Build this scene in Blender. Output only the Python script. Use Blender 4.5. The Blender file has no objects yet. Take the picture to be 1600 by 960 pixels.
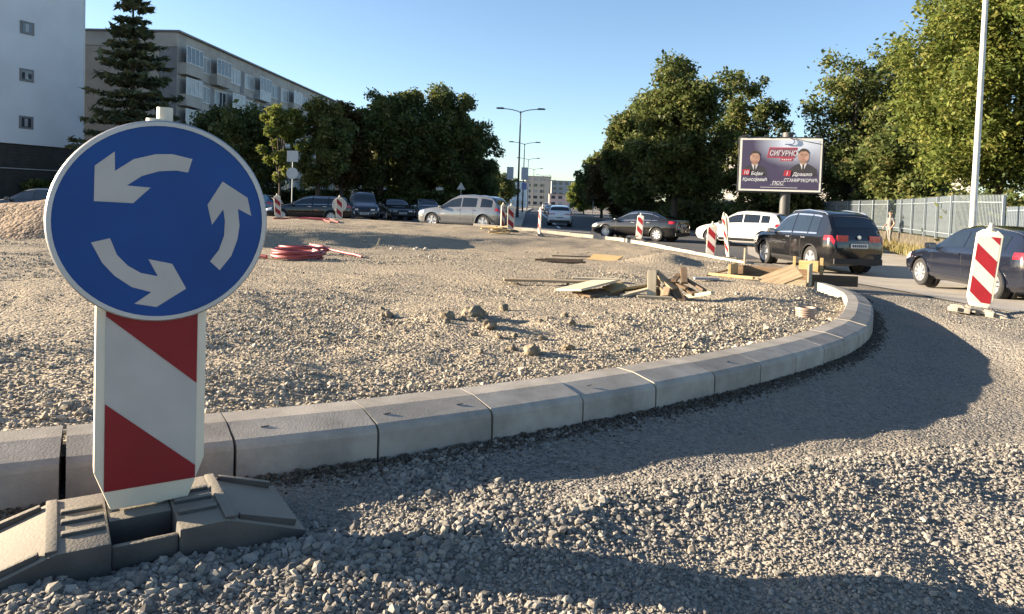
import bpy, bmesh, math, random
import numpy as np
from math import sin, cos, pi, radians, hypot, atan2
from mathutils import Vector, Matrix
from mathutils.geometry import tessellate_polygon

# ------------------------------------------------------------------ camera, sky, sun, exposure
SC = bpy.context.scene
COL = SC.collection
SUN_EL, SUN_AZ = radians(13.5), radians(172.5)          # azimuth of the sun, counter-clockwise from +X
SUNV = Vector((cos(SUN_EL) * cos(SUN_AZ), cos(SUN_EL) * sin(SUN_AZ), sin(SUN_EL)))

cam = bpy.data.cameras.new('camera')
cam_ob = bpy.data.objects.new('camera', cam)
COL.objects.link(cam_ob)
cam.sensor_width = 36.0
cam.lens = 1110.0 / 1600.0 * 36.0
cam.shift_y = -125.0 / 1600.0
cam.clip_start, cam.clip_end = 0.05, 6000.0
cam_ob.matrix_world = (Matrix.Translation((0, 0, 1.7)) @ Matrix.Rotation(radians(90 - 2.0), 4, 'X')
                       @ Matrix.Rotation(radians(1.9), 4, 'Z'))
SC.camera = cam_ob

world = bpy.data.worlds.new('World')
SC.world = world
world.use_nodes = True
wn = world.node_tree
sky = wn.nodes.new('ShaderNodeTexSky')
sky.sky_type = 'NISHITA'
sky.sun_disc = False
sky.sun_elevation = SUN_EL
sky.sun_rotation = radians(90) - SUN_AZ
sky.altitude = 160
sky.air_density, sky.dust_density, sky.ozone_density = 0.85, 0.55, 2.0
bg = wn.nodes['Background']
bg.inputs['Strength'].default_value = 0.062
wn.links.new(sky.outputs[0], bg.inputs['Color'])

sun = bpy.data.lights.new('sun', 'SUN')
sun.energy = 5.0
sun.angle = radians(0.55)
sun.color = (1.0, 0.83, 0.62)
sun_ob = bpy.data.objects.new('sun', sun)
sun_ob.rotation_euler = SUNV.to_track_quat('Z', 'Y').to_euler()
sun_ob.location = (-40, 15, 30)
COL.objects.link(sun_ob)

SC.view_settings.view_transform = 'Standard'
SC.view_settings.look = 'None'
SC.view_settings.exposure = 2.15
SC.view_settings.gamma = 1.0
SC.render.engine = 'CYCLES'
SC.cycles.max_bounces = 4
SC.cycles.diffuse_bounces = 2
SC.cycles.transparent_max_bounces = 6

random.seed(5)
RNG = np.random.default_rng(7)

# ------------------------------------------------------------------ materials
MATS = {}
def sock(n, *names):
    for k in names:
        if k in n.inputs:
            return n.inputs[k]

def mat(key, col, rough=0.8, metal=0.0, var=0.12, scale=6.0, bump=0.0, bscale=60.0, coat=0.0, spec=0.5,
        emit=None, col2=None, detail=4.0):
    """a principled material whose colour wanders between col and col2 with noise"""
    if key in MATS:
        return MATS[key]
    m = bpy.data.materials.new(key)
    m.use_nodes = True
    nt = m.node_tree
    b = nt.nodes['Principled BSDF']
    b.inputs['Roughness'].default_value = rough
    b.inputs['Metallic'].default_value = metal
    sock(b, 'Specular IOR Level', 'Specular').default_value = spec
    if coat:
        sock(b, 'Coat Weight', 'Clearcoat').default_value = coat
        sock(b, 'Coat Roughness', 'Clearcoat Roughness').default_value = 0.06
    tc = nt.nodes.new('ShaderNodeTexCoord')
    no = nt.nodes.new('ShaderNodeTexNoise')
    no.inputs['Scale'].default_value = scale
    no.inputs['Detail'].default_value = detail
    nt.links.new(tc.outputs['Object'], no.inputs['Vector'])
    cr = nt.nodes.new('ShaderNodeValToRGB')
    c2 = col2 or tuple(min(1, c * (1 + var)) for c in col)
    c1 = col if col2 else tuple(c * (1 - var) for c in col)
    cr.color_ramp.elements[0].position, cr.color_ramp.elements[1].position = 0.35, 0.65
    cr.color_ramp.elements[0].color = (*c1, 1)
    cr.color_ramp.elements[1].color = (*c2, 1)
    nt.links.new(no.outputs['Fac'], cr.inputs['Fac'])
    nt.links.new(cr.outputs['Color'], b.inputs['Base Color'])
    if bump:
        n2 = nt.nodes.new('ShaderNodeTexNoise')
        n2.inputs['Scale'].default_value = bscale
        n2.inputs['Detail'].default_value = 5
        nt.links.new(tc.outputs['Object'], n2.inputs['Vector'])
        bp = nt.nodes.new('ShaderNodeBump')
        bp.inputs['Strength'].default_value = bump
        bp.inputs['Distance'].default_value = 0.02
        nt.links.new(n2.outputs['Fac'], bp.inputs['Height'])
        nt.links.new(bp.outputs['Normal'], b.inputs['Normal'])
    if emit:
        b.inputs['Emission Color'].default_value = (*emit[0], 1)
        b.inputs['Emission Strength'].default_value = emit[1]
    MATS[key] = m
    return m

def mat_ground(key, c_dark, c_mid, c_light, patch_scale=0.35, stone=38.0, bump=0.9, fines=(0.46, 0.40, 0.31)):
    m = bpy.data.materials.new(key)
    m.use_nodes = True
    nt = m.node_tree
    N, L = nt.nodes, nt.links
    b = N['Principled BSDF']
    b.inputs['Roughness'].default_value = 0.95
    sock(b, 'Specular IOR Level', 'Specular').default_value = 0.15
    geo = N.new('ShaderNodeNewGeometry')
    vo = N.new('ShaderNodeTexVoronoi'); vo.inputs['Scale'].default_value = stone
    L.new(geo.outputs['Position'], vo.inputs['Vector'])
    vo2 = N.new('ShaderNodeTexVoronoi'); vo2.inputs['Scale'].default_value = stone * 0.36
    L.new(geo.outputs['Position'], vo2.inputs['Vector'])
    sep = N.new('ShaderNodeSeparateColor'); L.new(vo.outputs['Color'], sep.inputs['Color'])
    cr = N.new('ShaderNodeValToRGB')
    e = cr.color_ramp.elements
    e[0].position, e[0].color = 0.05, (*c_dark, 1)
    e[1].position, e[1].color = 0.95, (*c_light, 1)
    k = e.new(0.5); k.color = (*c_mid, 1)
    L.new(sep.outputs['Red'], cr.inputs['Fac'])
    no = N.new('ShaderNodeTexNoise'); no.inputs['Scale'].default_value = patch_scale; no.inputs['Detail'].default_value = 7
    no.inputs['Roughness'].default_value = 0.62
    L.new(geo.outputs['Position'], no.inputs['Vector'])
    r2 = N.new('ShaderNodeValToRGB')
    r2.color_ramp.elements[0].position, r2.color_ramp.elements[1].position = 0.42, 0.62
    L.new(no.outputs['Fac'], r2.inputs['Fac'])
    mx = N.new('ShaderNodeMix'); mx.data_type = 'RGBA'
    mx.inputs[7].default_value = (*fines, 1)
    L.new(cr.outputs['Color'], mx.inputs[6])
    sc = N.new('ShaderNodeMath'); sc.operation = 'MULTIPLY'; sc.inputs[1].default_value = 0.65
    L.new(r2.outputs['Color'], sc.inputs[0]); L.new(sc.outputs[0], mx.inputs[0])
    L.new(mx.outputs[2], b.inputs['Base Color'])
    ad = N.new('ShaderNodeMath'); ad.operation = 'ADD'
    m2 = N.new('ShaderNodeMath'); m2.operation = 'MULTIPLY'; m2.inputs[1].default_value = 1.6
    L.new(vo2.outputs['Distance'], m2.inputs[0])
    L.new(vo.outputs['Distance'], ad.inputs[0]); L.new(m2.outputs[0], ad.inputs[1])
    bp = N.new('ShaderNodeBump'); bp.invert = True
    bp.inputs['Strength'].default_value = bump; bp.inputs['Distance'].default_value = 0.02
    L.new(ad.outputs[0], bp.inputs['Height']); L.new(bp.outputs['Normal'], b.inputs['Normal'])
    MATS[key] = m
    return m

def mat_stone(key, cols):
    """crushed stone: every instance takes its own tone"""
    m = bpy.data.materials.new(key); m.use_nodes = True
    nt = m.node_tree; b = nt.nodes['Principled BSDF']
    b.inputs['Roughness'].default_value = 0.9
    sock(b, 'Specular IOR Level', 'Specular').default_value = 0.2
    oi = nt.nodes.new('ShaderNodeObjectInfo')
    cr = nt.nodes.new('ShaderNodeValToRGB')
    el = cr.color_ramp.elements
    el[0].position, el[0].color = 0, (*cols[0], 1)
    el[1].position, el[1].color = 1, (*cols[-1], 1)
    for i, c in enumerate(cols[1:-1]):
        el.new((i + 1) / (len(cols) - 1)).color = (*c, 1)
    nt.links.new(oi.outputs['Random'], cr.inputs['Fac'])
    nt.links.new(cr.outputs['Color'], b.inputs['Base Color'])
    MATS[key] = m
    return m

def mat_leaf(key, cols, trans=0.42):
    m = bpy.data.materials.new(key); m.use_nodes = True
    nt = m.node_tree; N, L = nt.nodes, nt.links
    for n in list(N):
        N.remove(n)
    out = N.new('ShaderNodeOutputMaterial')
    geo = N.new('ShaderNodeNewGeometry')
    cr = N.new('ShaderNodeValToRGB'); el = cr.color_ramp.elements
    el[0].position, el[0].color = 0, (*cols[0], 1)
    el[1].position, el[1].color = 1, (*cols[-1], 1)
    for i, c in enumerate(cols[1:-1]):
        el.new((i + 1) / (len(cols) - 1)).color = (*c, 1)
    tc = N.new('ShaderNodeTexCoord'); no = N.new('ShaderNodeTexNoise')
    no.inputs['Scale'].default_value = 0.8; no.inputs['Detail'].default_value = 2
    L.new(tc.outputs['Object'], no.inputs['Vector'])
    ma = N.new('ShaderNodeMath'); ma.operation = 'MULTIPLY_ADD'; ma.inputs[1].default_value = 1.6; ma.inputs[2].default_value = -0.8
    L.new(no.outputs['Fac'], ma.inputs[0])
    ad = N.new('ShaderNodeMath'); ad.use_clamp = True
    L.new(geo.outputs['Random Per Island'], ad.inputs[0]); L.new(ma.outputs[0], ad.inputs[1])
    L.new(ad.outputs[0], cr.inputs['Fac'])
    d = N.new('ShaderNodeBsdfPrincipled')
    d.inputs['Roughness'].default_value = 0.55
    sock(d, 'Specular IOR Level', 'Specular').default_value = 0.3
    t = N.new('ShaderNodeBsdfTranslucent')
    mx = N.new('ShaderNodeMixShader'); mx.inputs[0].default_value = trans
    L.new(cr.outputs['Color'], d.inputs['Base Color']); L.new(cr.outputs['Color'], t.inputs['Color'])
    L.new(d.outputs[0], mx.inputs[1]); L.new(t.outputs[0], mx.inputs[2]); L.new(mx.outputs[0], out.inputs['Surface'])
    MATS[key] = m
    return m

def mat_wood(key, c1, c2):
    m = bpy.data.materials.new(key); m.use_nodes = True
    nt = m.node_tree; N, L = nt.nodes, nt.links
    b = N['Principled BSDF']; b.inputs['Roughness'].default_value = 0.8
    sock(b, 'Specular IOR Level', 'Specular').default_value = 0.25
    tc = N.new('ShaderNodeTexCoord'); mp = N.new('ShaderNodeMapping')
    mp.inputs['Scale'].default_value = (1.2, 18, 18)
    L.new(tc.outputs['Object'], mp.inputs['Vector'])
    no = N.new('ShaderNodeTexNoise'); no.inputs['Scale'].default_value = 2.2; no.inputs['Detail'].default_value = 6
    no.inputs['Distortion'].default_value = 0.6
    L.new(mp.outputs[0], no.inputs['Vector'])
    oi = N.new('ShaderNodeObjectInfo')
    cr = N.new('ShaderNodeValToRGB')
    cr.color_ramp.elements[0].position, cr.color_ramp.elements[1].position = 0.3, 0.7
    cr.color_ramp.elements[0].color = (*c1, 1); cr.color_ramp.elements[1].color = (*c2, 1)
    L.new(no.outputs['Fac'], cr.inputs['Fac'])
    hs = N.new('ShaderNodeHueSaturation')
    mr = N.new('ShaderNodeMapRange'); mr.inputs[3].default_value = 0.7; mr.inputs[4].default_value = 1.2
    L.new(oi.outputs['Random'], mr.inputs[0]); L.new(mr.outputs[0], hs.inputs['Value'])
    L.new(cr.outputs['Color'], hs.inputs['Color'])
    L.new(hs.outputs['Color'], b.inputs['Base Color'])
    bp = N.new('ShaderNodeBump'); bp.inputs['Strength'].default_value = 0.3; bp.inputs['Distance'].default_value = 0.004
    L.new(no.outputs['Fac'], bp.inputs['Height']); L.new(bp.outputs['Normal'], b.inputs['Normal'])
    MATS[key] = m
    return m

def mat_concrete(key, c, stain=0.38):
    m = bpy.data.materials.new(key); m.use_nodes = True
    nt = m.node_tree; N, L = nt.nodes, nt.links
    b = N['Principled BSDF']; b.inputs['Roughness'].default_value = 0.88
    sock(b, 'Specular IOR Level', 'Specular').default_value = 0.25
    geo = N.new('ShaderNodeNewGeometry'); oi = N.new('ShaderNodeObjectInfo')
    n1 = N.new('ShaderNodeTexNoise'); n1.inputs['Scale'].default_value = 4.0; n1.inputs['Detail'].default_value = 8
    n1.inputs['Roughness'].default_value = 0.68
    n2 = N.new('ShaderNodeTexNoise'); n2.inputs['Scale'].default_value = 130; n2.inputs['Detail'].default_value = 3
    vo = N.new('ShaderNodeTexVoronoi'); vo.inputs['Scale'].default_value = 45
    for n in (n1, n2, vo):
        L.new(geo.outputs['Position'], n.inputs['Vector'])
    cr = N.new('ShaderNodeValToRGB')
    cr.color_ramp.elements[0].position, cr.color_ramp.elements[1].position = 0.32, 0.62
    cr.color_ramp.elements[0].color = (*[v * (1 - stain) for v in c], 1); cr.color_ramp.elements[1].color = (*c, 1)
    L.new(n1.outputs['Fac'], cr.inputs['Fac'])
    hs = N.new('ShaderNodeHueSaturation')
    mr = N.new('ShaderNodeMapRange'); mr.inputs[3].default_value = 0.86; mr.inputs[4].default_value = 1.12
    L.new(oi.outputs['Random'], mr.inputs[0]); L.new(mr.outputs[0], hs.inputs['Value'])
    L.new(cr.outputs['Color'], hs.inputs['Color'])
    # pinholes
    pr = N.new('ShaderNodeValToRGB')
    pr.color_ramp.elements[0].position, pr.color_ramp.elements[1].position = 0.07, 0.12
    pr.color_ramp.elements[0].color = (0.45, 0.45, 0.45, 1); pr.color_ramp.elements[1].color = (1, 1, 1, 1)
    L.new(vo.outputs['Distance'], pr.inputs['Fac'])
    mx = N.new('ShaderNodeMix'); mx.data_type = 'RGBA'; mx.blend_type = 'MULTIPLY'; mx.inputs[0].default_value = 0.55
    L.new(hs.outputs['Color'], mx.inputs[6]); L.new(pr.outputs['Color'], mx.inputs[7])
    L.new(mx.outputs[2], b.inputs['Base Color'])
    bp = N.new('ShaderNodeBump'); bp.inputs['Strength'].default_value = 0.35; bp.inputs['Distance'].default_value = 0.004
    L.new(n2.outputs['Fac'], bp.inputs['Height']); L.new(bp.outputs['Normal'], b.inputs['Normal'])
    MATS[key] = m
    return m

M_ROADGR = mat_ground('site_gravel', (0.13, 0.122, 0.11), (0.22, 0.204, 0.18), (0.29, 0.268, 0.233), 0.9, 70, fines=(0.27, 0.235, 0.185))
M_ISLE = mat_ground('island_gravel', (0.16, 0.135, 0.10), (0.28, 0.24, 0.18), (0.39, 0.335, 0.26), 0.6, 52, fines=(0.35, 0.29, 0.21))
M_STONE = mat_stone('crushed_stone', [(0.11, 0.104, 0.094), (0.165, 0.154, 0.136), (0.20, 0.187, 0.163), (0.228, 0.212, 0.182), (0.285, 0.264, 0.228), (0.20, 0.173, 0.137)])
M_STONE2 = mat_stone('island_stone', [(0.14, 0.122, 0.096), (0.22, 0.192, 0.15), (0.275, 0.242, 0.19), (0.32, 0.285, 0.225), (0.39, 0.355, 0.29), (0.23, 0.188, 0.135)])
M_KERB = mat_concrete('kerb_concrete', (0.355, 0.325, 0.28))
M_KERB2 = mat_concrete('pale_concrete', (0.42, 0.38, 0.31), 0.15)
M_ASPH = mat('asphalt', (0.055, 0.055, 0.058), 0.85, var=0.2, scale=1.5, bump=0.3, bscale=120)
M_DUSTY = mat('dusty_road', (0.30, 0.27, 0.225), 0.95, scale=0.8, col2=(0.40, 0.36, 0.30), bump=0.4, bscale=60, detail=8)
M_CLOD = mat('dirt_clod', (0.13, 0.105, 0.072), 0.95, scale=12, col2=(0.24, 0.20, 0.14), bump=0.8, bscale=40)
M_WOOD = mat_wood('weathered_wood', (0.20, 0.145, 0.085), (0.40, 0.31, 0.20))
M_WOODY = mat_wood('yellow_wood', (0.36, 0.24, 0.10), (0.50, 0.36, 0.18))
M_WOODP = mat_wood('pale_board', (0.36, 0.30, 0.20), (0.50, 0.43, 0.31))
M_WOODD = mat_wood('dark_wood', (0.10, 0.068, 0.042), (0.19, 0.13, 0.08))
M_WHITEPL = mat('white_plastic', (0.60, 0.55, 0.44), 0.5, var=0.05, scale=8)
M_SIGNW = mat('sheeting_white', (0.40, 0.38, 0.355), 0.42, var=0.07, scale=7, detail=9)
M_SIGNR = mat('sheeting_red', (0.20, 0.010, 0.016), 0.42, var=0.08, scale=5, spec=0.3)
M_SIGNB = mat('sheeting_blue', (0.0003, 0.048, 0.21), 0.4, var=0.10, scale=5, detail=9, spec=0.3)
M_ALU = mat('sign_back_grey', (0.42, 0.42, 0.42), 0.45, 0.6, var=0.06)
M_RUBBER = mat('recycled_rubber', (0.04, 0.038, 0.036), 0.8, col2=(0.085, 0.078, 0.068), scale=5, bump=0.15, bscale=110, detail=8)
def dusty_top(m, dust):
    nt = m.node_tree; b = nt.nodes['Principled BSDF']
    src = b.inputs['Base Color'].links[0].from_socket
    g = nt.nodes.new('ShaderNodeNewGeometry'); sp = nt.nodes.new('ShaderNodeSeparateXYZ'); nt.links.new(g.outputs['True Normal'], sp.inputs[0])
    mr = nt.nodes.new('ShaderNodeMapRange'); mr.inputs[1].default_value = 0.45; mr.inputs[2].default_value = 0.95; mr.inputs[4].default_value = 0.75
    nt.links.new(sp.outputs['Z'], mr.inputs[0])
    mx = nt.nodes.new('ShaderNodeMix'); mx.data_type = 'RGBA'; mx.inputs[7].default_value = (*dust, 1)
    nt.links.new(mr.outputs[0], mx.inputs[0]); nt.links.new(src, mx.inputs[6]); nt.links.new(mx.outputs[2], b.inputs['Base Color'])
dusty_top(M_RUBBER, (0.26, 0.225, 0.17))
M_BLACKPL = mat('black_plastic', (0.012, 0.012, 0.013), 0.6)
M_TYRE = mat('tyre_rubber', (0.018, 0.018, 0.018), 0.85, var=0.3, scale=14)
M_RIM = mat('alloy_rim', (0.62, 0.62, 0.63), 0.32, 0.75, var=0.06)
M_GLASS = mat('tinted_glass', (0.010, 0.013, 0.016), 0.04, 0.0, var=0.1, spec=0.8, coat=0.5)
M_CHROME = mat('chrome_trim', (0.65, 0.65, 0.65), 0.2, 0.9, var=0.03)
M_HEAD = mat('headlamp_glass', (0.55, 0.56, 0.57), 0.1, 0.3, var=0.15, scale=20, coat=1.0)
M_TAIL = mat('tail_lamp_red', (0.42, 0.012, 0.018), 0.15, 0.0, var=0.25, scale=16, coat=1.0)
M_PLATE = mat('number_plate', (0.62, 0.62, 0.60), 0.5, var=0.05)
M_INK = mat('plate_ink', (0.03, 0.03, 0.05), 0.5)
M_GALV = mat('galvanised_steel', (0.46, 0.46, 0.45), 0.45, 0.5, var=0.08, scale=2)
M_DARKSTEEL = mat('dark_steel', (0.05, 0.055, 0.06), 0.5, 0.4, var=0.1)
M_HOSE = mat('red_pipe', (0.27, 0.05, 0.05), 0.5, var=0.12, scale=10)
M_BARK = mat('bark', (0.055, 0.042, 0.03), 0.9, var=0.3, scale=9, bump=0.6, bscale=25)

# ------------------------------------------------------------------ helpers
def tag(o, label=None, cat=None, group=None, kind=None):
    if label: o['label'] = label
    if cat: o['category'] = cat
    if group: o['group'] = group
    if kind: o['kind'] = kind
    return o

def empty(name, loc=(0, 0, 0), rz=0.0, parent=None):
    o = bpy.data.objects.new(name, None)
    o.empty_display_size = 0.2
    o.location = loc
    o.rotation_euler = (0, 0, rz)
    o.parent = parent
    COL.objects.link(o)
    return o

def mesh_obj(name, verts, faces, m, parent=None, smooth=False, loc=None, sharp=None):
    me = bpy.data.meshes.new(name)
    me.from_pydata([tuple(v) for v in verts], [], [tuple(f) for f in faces])
    me.materials.append(m)
    if smooth:
        me.polygons.foreach_set('use_smooth', [True] * len(me.polygons))
        if sharp:
            me.set_sharp_from_angle(angle=radians(sharp))
    me.update()
    o = bpy.data.objects.new(name, me)
    o.parent = parent
    if loc is not None:
        o.location = loc
    COL.objects.link(o)
    return o

def fast_mesh(name, V, Fq, m, smooth=False):
    """V (n,3) array, Fq (k,3|4) array"""
    me = bpy.data.meshes.new(name)
    V = np.ascontiguousarray(V, dtype=np.float32); Fq = np.ascontiguousarray(Fq, dtype=np.int32)
    k, c = Fq.shape
    me.vertices.add(len(V)); me.vertices.foreach_set('co', V.ravel())
    me.loops.add(k * c); me.loops.foreach_set('vertex_index', Fq.ravel())
    me.polygons.add(k); me.polygons.foreach_set('loop_start', np.arange(0, k * c, c, dtype=np.int32))
    me.polygons.foreach_set('loop_total', np.full(k, c, dtype=np.int32))
    if smooth:
        me.polygons.foreach_set('use_smooth', np.ones(k, dtype=bool))
    me.materials.append(m)
    me.update(calc_edges=True)
    me.validate()
    return me

class MB:
    def __init__(self):
        self.v, self.f = [], []
    def add(self, vs, fs):
        n = len(self.v)
        self.v += [tuple(p) for p in vs]
        self.f += [tuple(i + n for i in f) for f in fs]
        return self
    def box(self, c, s, rot=None):
        hx, hy, hz = s[0] / 2, s[1] / 2, s[2] / 2
        vs = [Vector((x, y, z)) for x in (-hx, hx) for y in (-hy, hy) for z in (-hz, hz)]
        if rot is not None:
            vs = [rot @ p for p in vs]
        vs = [p + Vector(c) for p in vs]
        return self.add(vs, [(0, 1, 3, 2), (4, 6, 7, 5), (0, 4, 5, 1), (2, 3, 7, 6), (0, 2, 6, 4), (1, 5, 7, 3)])
    def prism(self, poly, d0, d1, fn):
        """poly: 2-D outline; fn(u, v, d) -> 3-D"""
        n = len(poly)
        vs = [fn(u, v, d0) for u, v in poly] + [fn(u, v, d1) for u, v in poly]
        fs = [tuple(range(n))[::-1], tuple(range(n, 2 * n))] + [(i, (i + 1) % n, n + (i + 1) % n, n + i) for i in range(n)]
        return self.add(vs, fs)
    def tube(self, pts, rad, seg=8, cap=True):
        pts = [Vector(p) for p in pts]
        n = len(pts)
        rs = rad if isinstance(rad, (list, tuple)) else [rad] * n
        vs, fs = [], []
        ref = None
        for i, p in enumerate(pts):
            t = (pts[min(i + 1, n - 1)] - pts[max(i - 1, 0)])
            t = t.normalized() if t.length > 1e-9 else Vector((0, 0, 1))
            if ref is None:
                ref = t.orthogonal().normalized()
            a = (ref - t * ref.dot(t))
            a = a.normalized() if a.length > 1e-6 else t.orthogonal().normalized()
            ref = a
            b = t.cross(a)
            for k in range(seg):
                th = 2 * pi * k / seg
                vs.append(p + (a * cos(th) + b * sin(th)) * rs[i])
        for i in range(n - 1):
            for k in range(seg):
                fs.append((i * seg + k, i * seg + (k + 1) % seg, (i + 1) * seg + (k + 1) % seg, (i + 1) * seg + k))
        if cap:
            fs.append(tuple(range(seg))[::-1]); fs.append(tuple((n - 1) * seg + k for k in range(seg)))
        return self.add(vs, fs)
    def lathe(self, prof, fn, seg=24, closed=False):
        """prof: (r, h) list; fn(x, y, h) -> 3-D"""
        n = len(prof)
        vs = [fn(r * cos(2 * pi * k / seg), r * sin(2 * pi * k / seg), h) for r, h in prof for k in range(seg)]
        fs = [(i * seg + k, i * seg + (k + 1) % seg, (i + 1) * seg + (k + 1) % seg, (i + 1) * seg + k)
              for i in range(n - 1) for k in range(seg)]
        if closed:
            fs.append(tuple(range(seg))[::-1]); fs.append(tuple((n - 1) * seg + k for k in range(seg)))
        return self.add(vs, fs)
    def build(self, name, m, parent=None, smooth=False, sharp=35, bevel=0.0, loc=None, rot=None):
        o = mesh_obj(name, self.v, self.f, m, parent, loc=loc)
        if rot is not None:
            o.rotation_euler = rot
        me = o.data
        bm = bmesh.new(); bm.from_mesh(me)
        bmesh.ops.recalc_face_normals(bm, faces=bm.faces)
        if bevel:
            bmesh.ops.bevel(bm, geom=list(bm.edges), offset=bevel, segments=2, affect='EDGES', profile=0.6)
        bm.to_mesh(me); bm.free()
        if smooth:
            me.polygons.foreach_set('use_smooth', [True] * len(me.polygons))
            me.set_sharp_from_angle(angle=radians(sharp))
        return o

def copy_tree(o, parent=None):
    c = o.copy(); COL.objects.link(c); c.parent = parent
    for ch in list(o.children):
        copy_tree(ch, c)
    return c

# ------------------------------------------------------------------ height field
def ss(a, b, x):
    t = np.clip((np.asarray(x, float) - a) / (b - a), 0, 1)
    return t * t * (3 - 2 * t)

def _hash(i, j, s):
    h = (i * 374761393 + j * 668265263 + s * 1442695041) & 0xFFFFFFFF
    h = ((h ^ (h >> 13)) * 1274126177) & 0xFFFFFFFF
    return ((h ^ (h >> 16)) & 0xFFFF) / 65535.0

def vnoise(x, y, s=0):
    x = np.asarray(x, float); y = np.asarray(y, float)
    i = np.floor(x).astype(np.int64); j = np.floor(y).astype(np.int64)
    u = x - i; v = y - j
    u = u * u * (3 - 2 * u); v = v * v * (3 - 2 * v)
    a = _hash(i, j, s); b = _hash(i + 1, j, s); c = _hash(i, j + 1, s); d = _hash(i + 1, j + 1, s)
    return (a * (1 - u) + b * u) * (1 - v) + (c * (1 - u) + d * u) * v - 0.5

def fbm(x, y, s=0, o=3):
    return sum(vnoise(x * 2.03 ** k, y * 2.03 ** k, s + k) * 0.5 ** k for k in range(o))

CEN = (-10.3, 17.1)
_TH = [-180, -95, -75, -59, -55, -47, -40, -36, -32, -23, -16, -6, 16, 30, 42, 54, 75, 100, 140, 180]
_RR = [17.2, 17.2, 17.12, 17.13, 17.23, 17.27, 17.25, 17.17, 17.04, 16.87, 16.62, 16.7, 17.6, 18.9, 20.3, 19.6, 18.4, 17.8, 17.4, 17.4]
def RAD(th):
    return np.interp(np.degrees(th), _TH, _RR)

def base_h(x, y):
    y = np.asarray(y, float)
    t = 0.7 - 0.033 * np.maximum(y, -4)
    k = 0.08
    g = k * np.logaddexp(0, t / k)
    return g + 0.24 * ss(24, 36, y) * ss(7, -3, x) - 0.15 * ss(6.6, 9.2, x) * ss(27, 18, y) * ss(4, 9, y)

def polar(x, y):
    dx = np.asarray(x, float) - CEN[0]; dy = np.asarray(y, float) - CEN[1]
    return np.hypot(dx, dy), np.arctan2(dy, dx)

def road_h(x, y):
    x = np.asarray(x, float); y = np.asarray(y, float)
    r, th = polar(x, y)
    d = r - RAD(th)
    td = np.degrees(th)
    amp = np.interp(td, [-70, -60, -55, -51, -47, -43, -36, -28, -20], [0.0, 0.0, 0.03, 0.055, 0.11, 0.15, 0.13, 0.07, 0.0])
    w = np.interp(td, [-60, -57, -52, -48, -45, -40, -34, -25, -18], [0.42, 0.5, 0.72, 1.0, 1.5, 1.45, 1.1, 0.6, 0.3])
    dn = d / w
    h = base_h(x, y)
    h = h - amp * ss(0.0, 0.45, dn) * (1 - ss(0.85, 1.25, dn))
    # ridge of loose stone thrown up beside the trough
    rid = np.interp(td, [-64, -58, -53, -48, -40, -30], [0.0, 0.006, 0.016, 0.018, 0.01, 0.0])
    h = h + rid * np.exp(-((dn - 1.45) / 0.33) ** 2)
    near = ss(13, 6, np.hypot(x, y))
    outside = ss(0.15, 0.7, dn)
    rough = fbm(x * 1.25 + 3.1, y * 1.25, 3, 3) * 0.085 * ss(0.9, 1.5, dn) + fbm(x * 4, y * 4, 9, 2) * 0.02 * outside
    h = h + near * rough
    # wheel-rolled windrow east of the kerb head
    px, py = 7.3 - 5.2, 9.1 - 10.6
    t = np.clip(((x - 5.2) * px + (y - 10.6) * py) / (px * px + py * py), 0, 1)
    dd = np.hypot(x - 5.2 - t * px, y - 10.6 - t * py)
    h = h + 0.085 * np.exp(-(dd / 0.28) ** 2) * (0.7 + fbm(x * 5, y * 5, 21, 2))
    h = h + 0.03 * fbm(x * 0.35, y * 0.35, 31, 2) * ss(40, 8, np.hypot(x, y))
    return h

def isle_h(x, y):
    x = np.asarray(x, float); y = np.asarray(y, float)
    r, th = polar(x, y)
    d = RAD(th) - r                                    # distance inside the kerb line
    td = np.degrees(th)
    h = base_h(x, y) + 0.155 - 0.035 * ss(0.9, 0.3, d) - 0.08 * ss(1.5, 0.6, d) * ss(-38, -31, td) * ss(-8, -14, td)
    y0 = np.interp(x, [-14, -7, -3, 1, 5], [17.2, 18.0, 20.5, 24.0, 26.0])
    A = np.interp(x, [-16, -7, -3, 1, 4, 7], [0.62, 0.56, 0.40, 0.26, 0.10, 0.02])
    sh = np.interp(x, [-14, -3, 5], [2.0, 2.2, 4.0])
    h = h + A * (1 - 0.55 * ss(23, 31, y)) * ss(0, 1, (y - y0 + fbm(x * .6, y * .6, 51, 2) * 0.8) / sh)
    inn = ss(0.1, 1.2, d)
    h = h + inn * (0.085 * fbm(x * 0.55, y * 0.55, 41, 3) + 0.035 * fbm(x * 1.7, y * 1.7, 44, 3) + 0.022 * fbm(x * 5, y * 5, 47, 2))
    # hollow by the far kerb, sandy heap by the kerb head
    h = h + 0.16 * np.exp(-(np.hypot(x - 4.25, y - 10.6) / 0.55) ** 2)
    h = h + 0.26 * np.exp(-(np.hypot(x - 4.0, y - 18.0) / 0.9) ** 2) - 0.12 * np.exp(-(np.hypot(x - 4.5, y - 17.2) / 0.5) ** 2)
    h = h + 0.05 * np.exp(-(np.hypot((x + 0.1) / 1.3, y - 5.9) / 0.7) ** 2) * (0.5 + 2 * fbm(x * 3, y * 3, 61, 2))
    return h

def zr(x, y): return float(road_h(x, y))
def zi(x, y): return float(isle_h(x, y))

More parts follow.
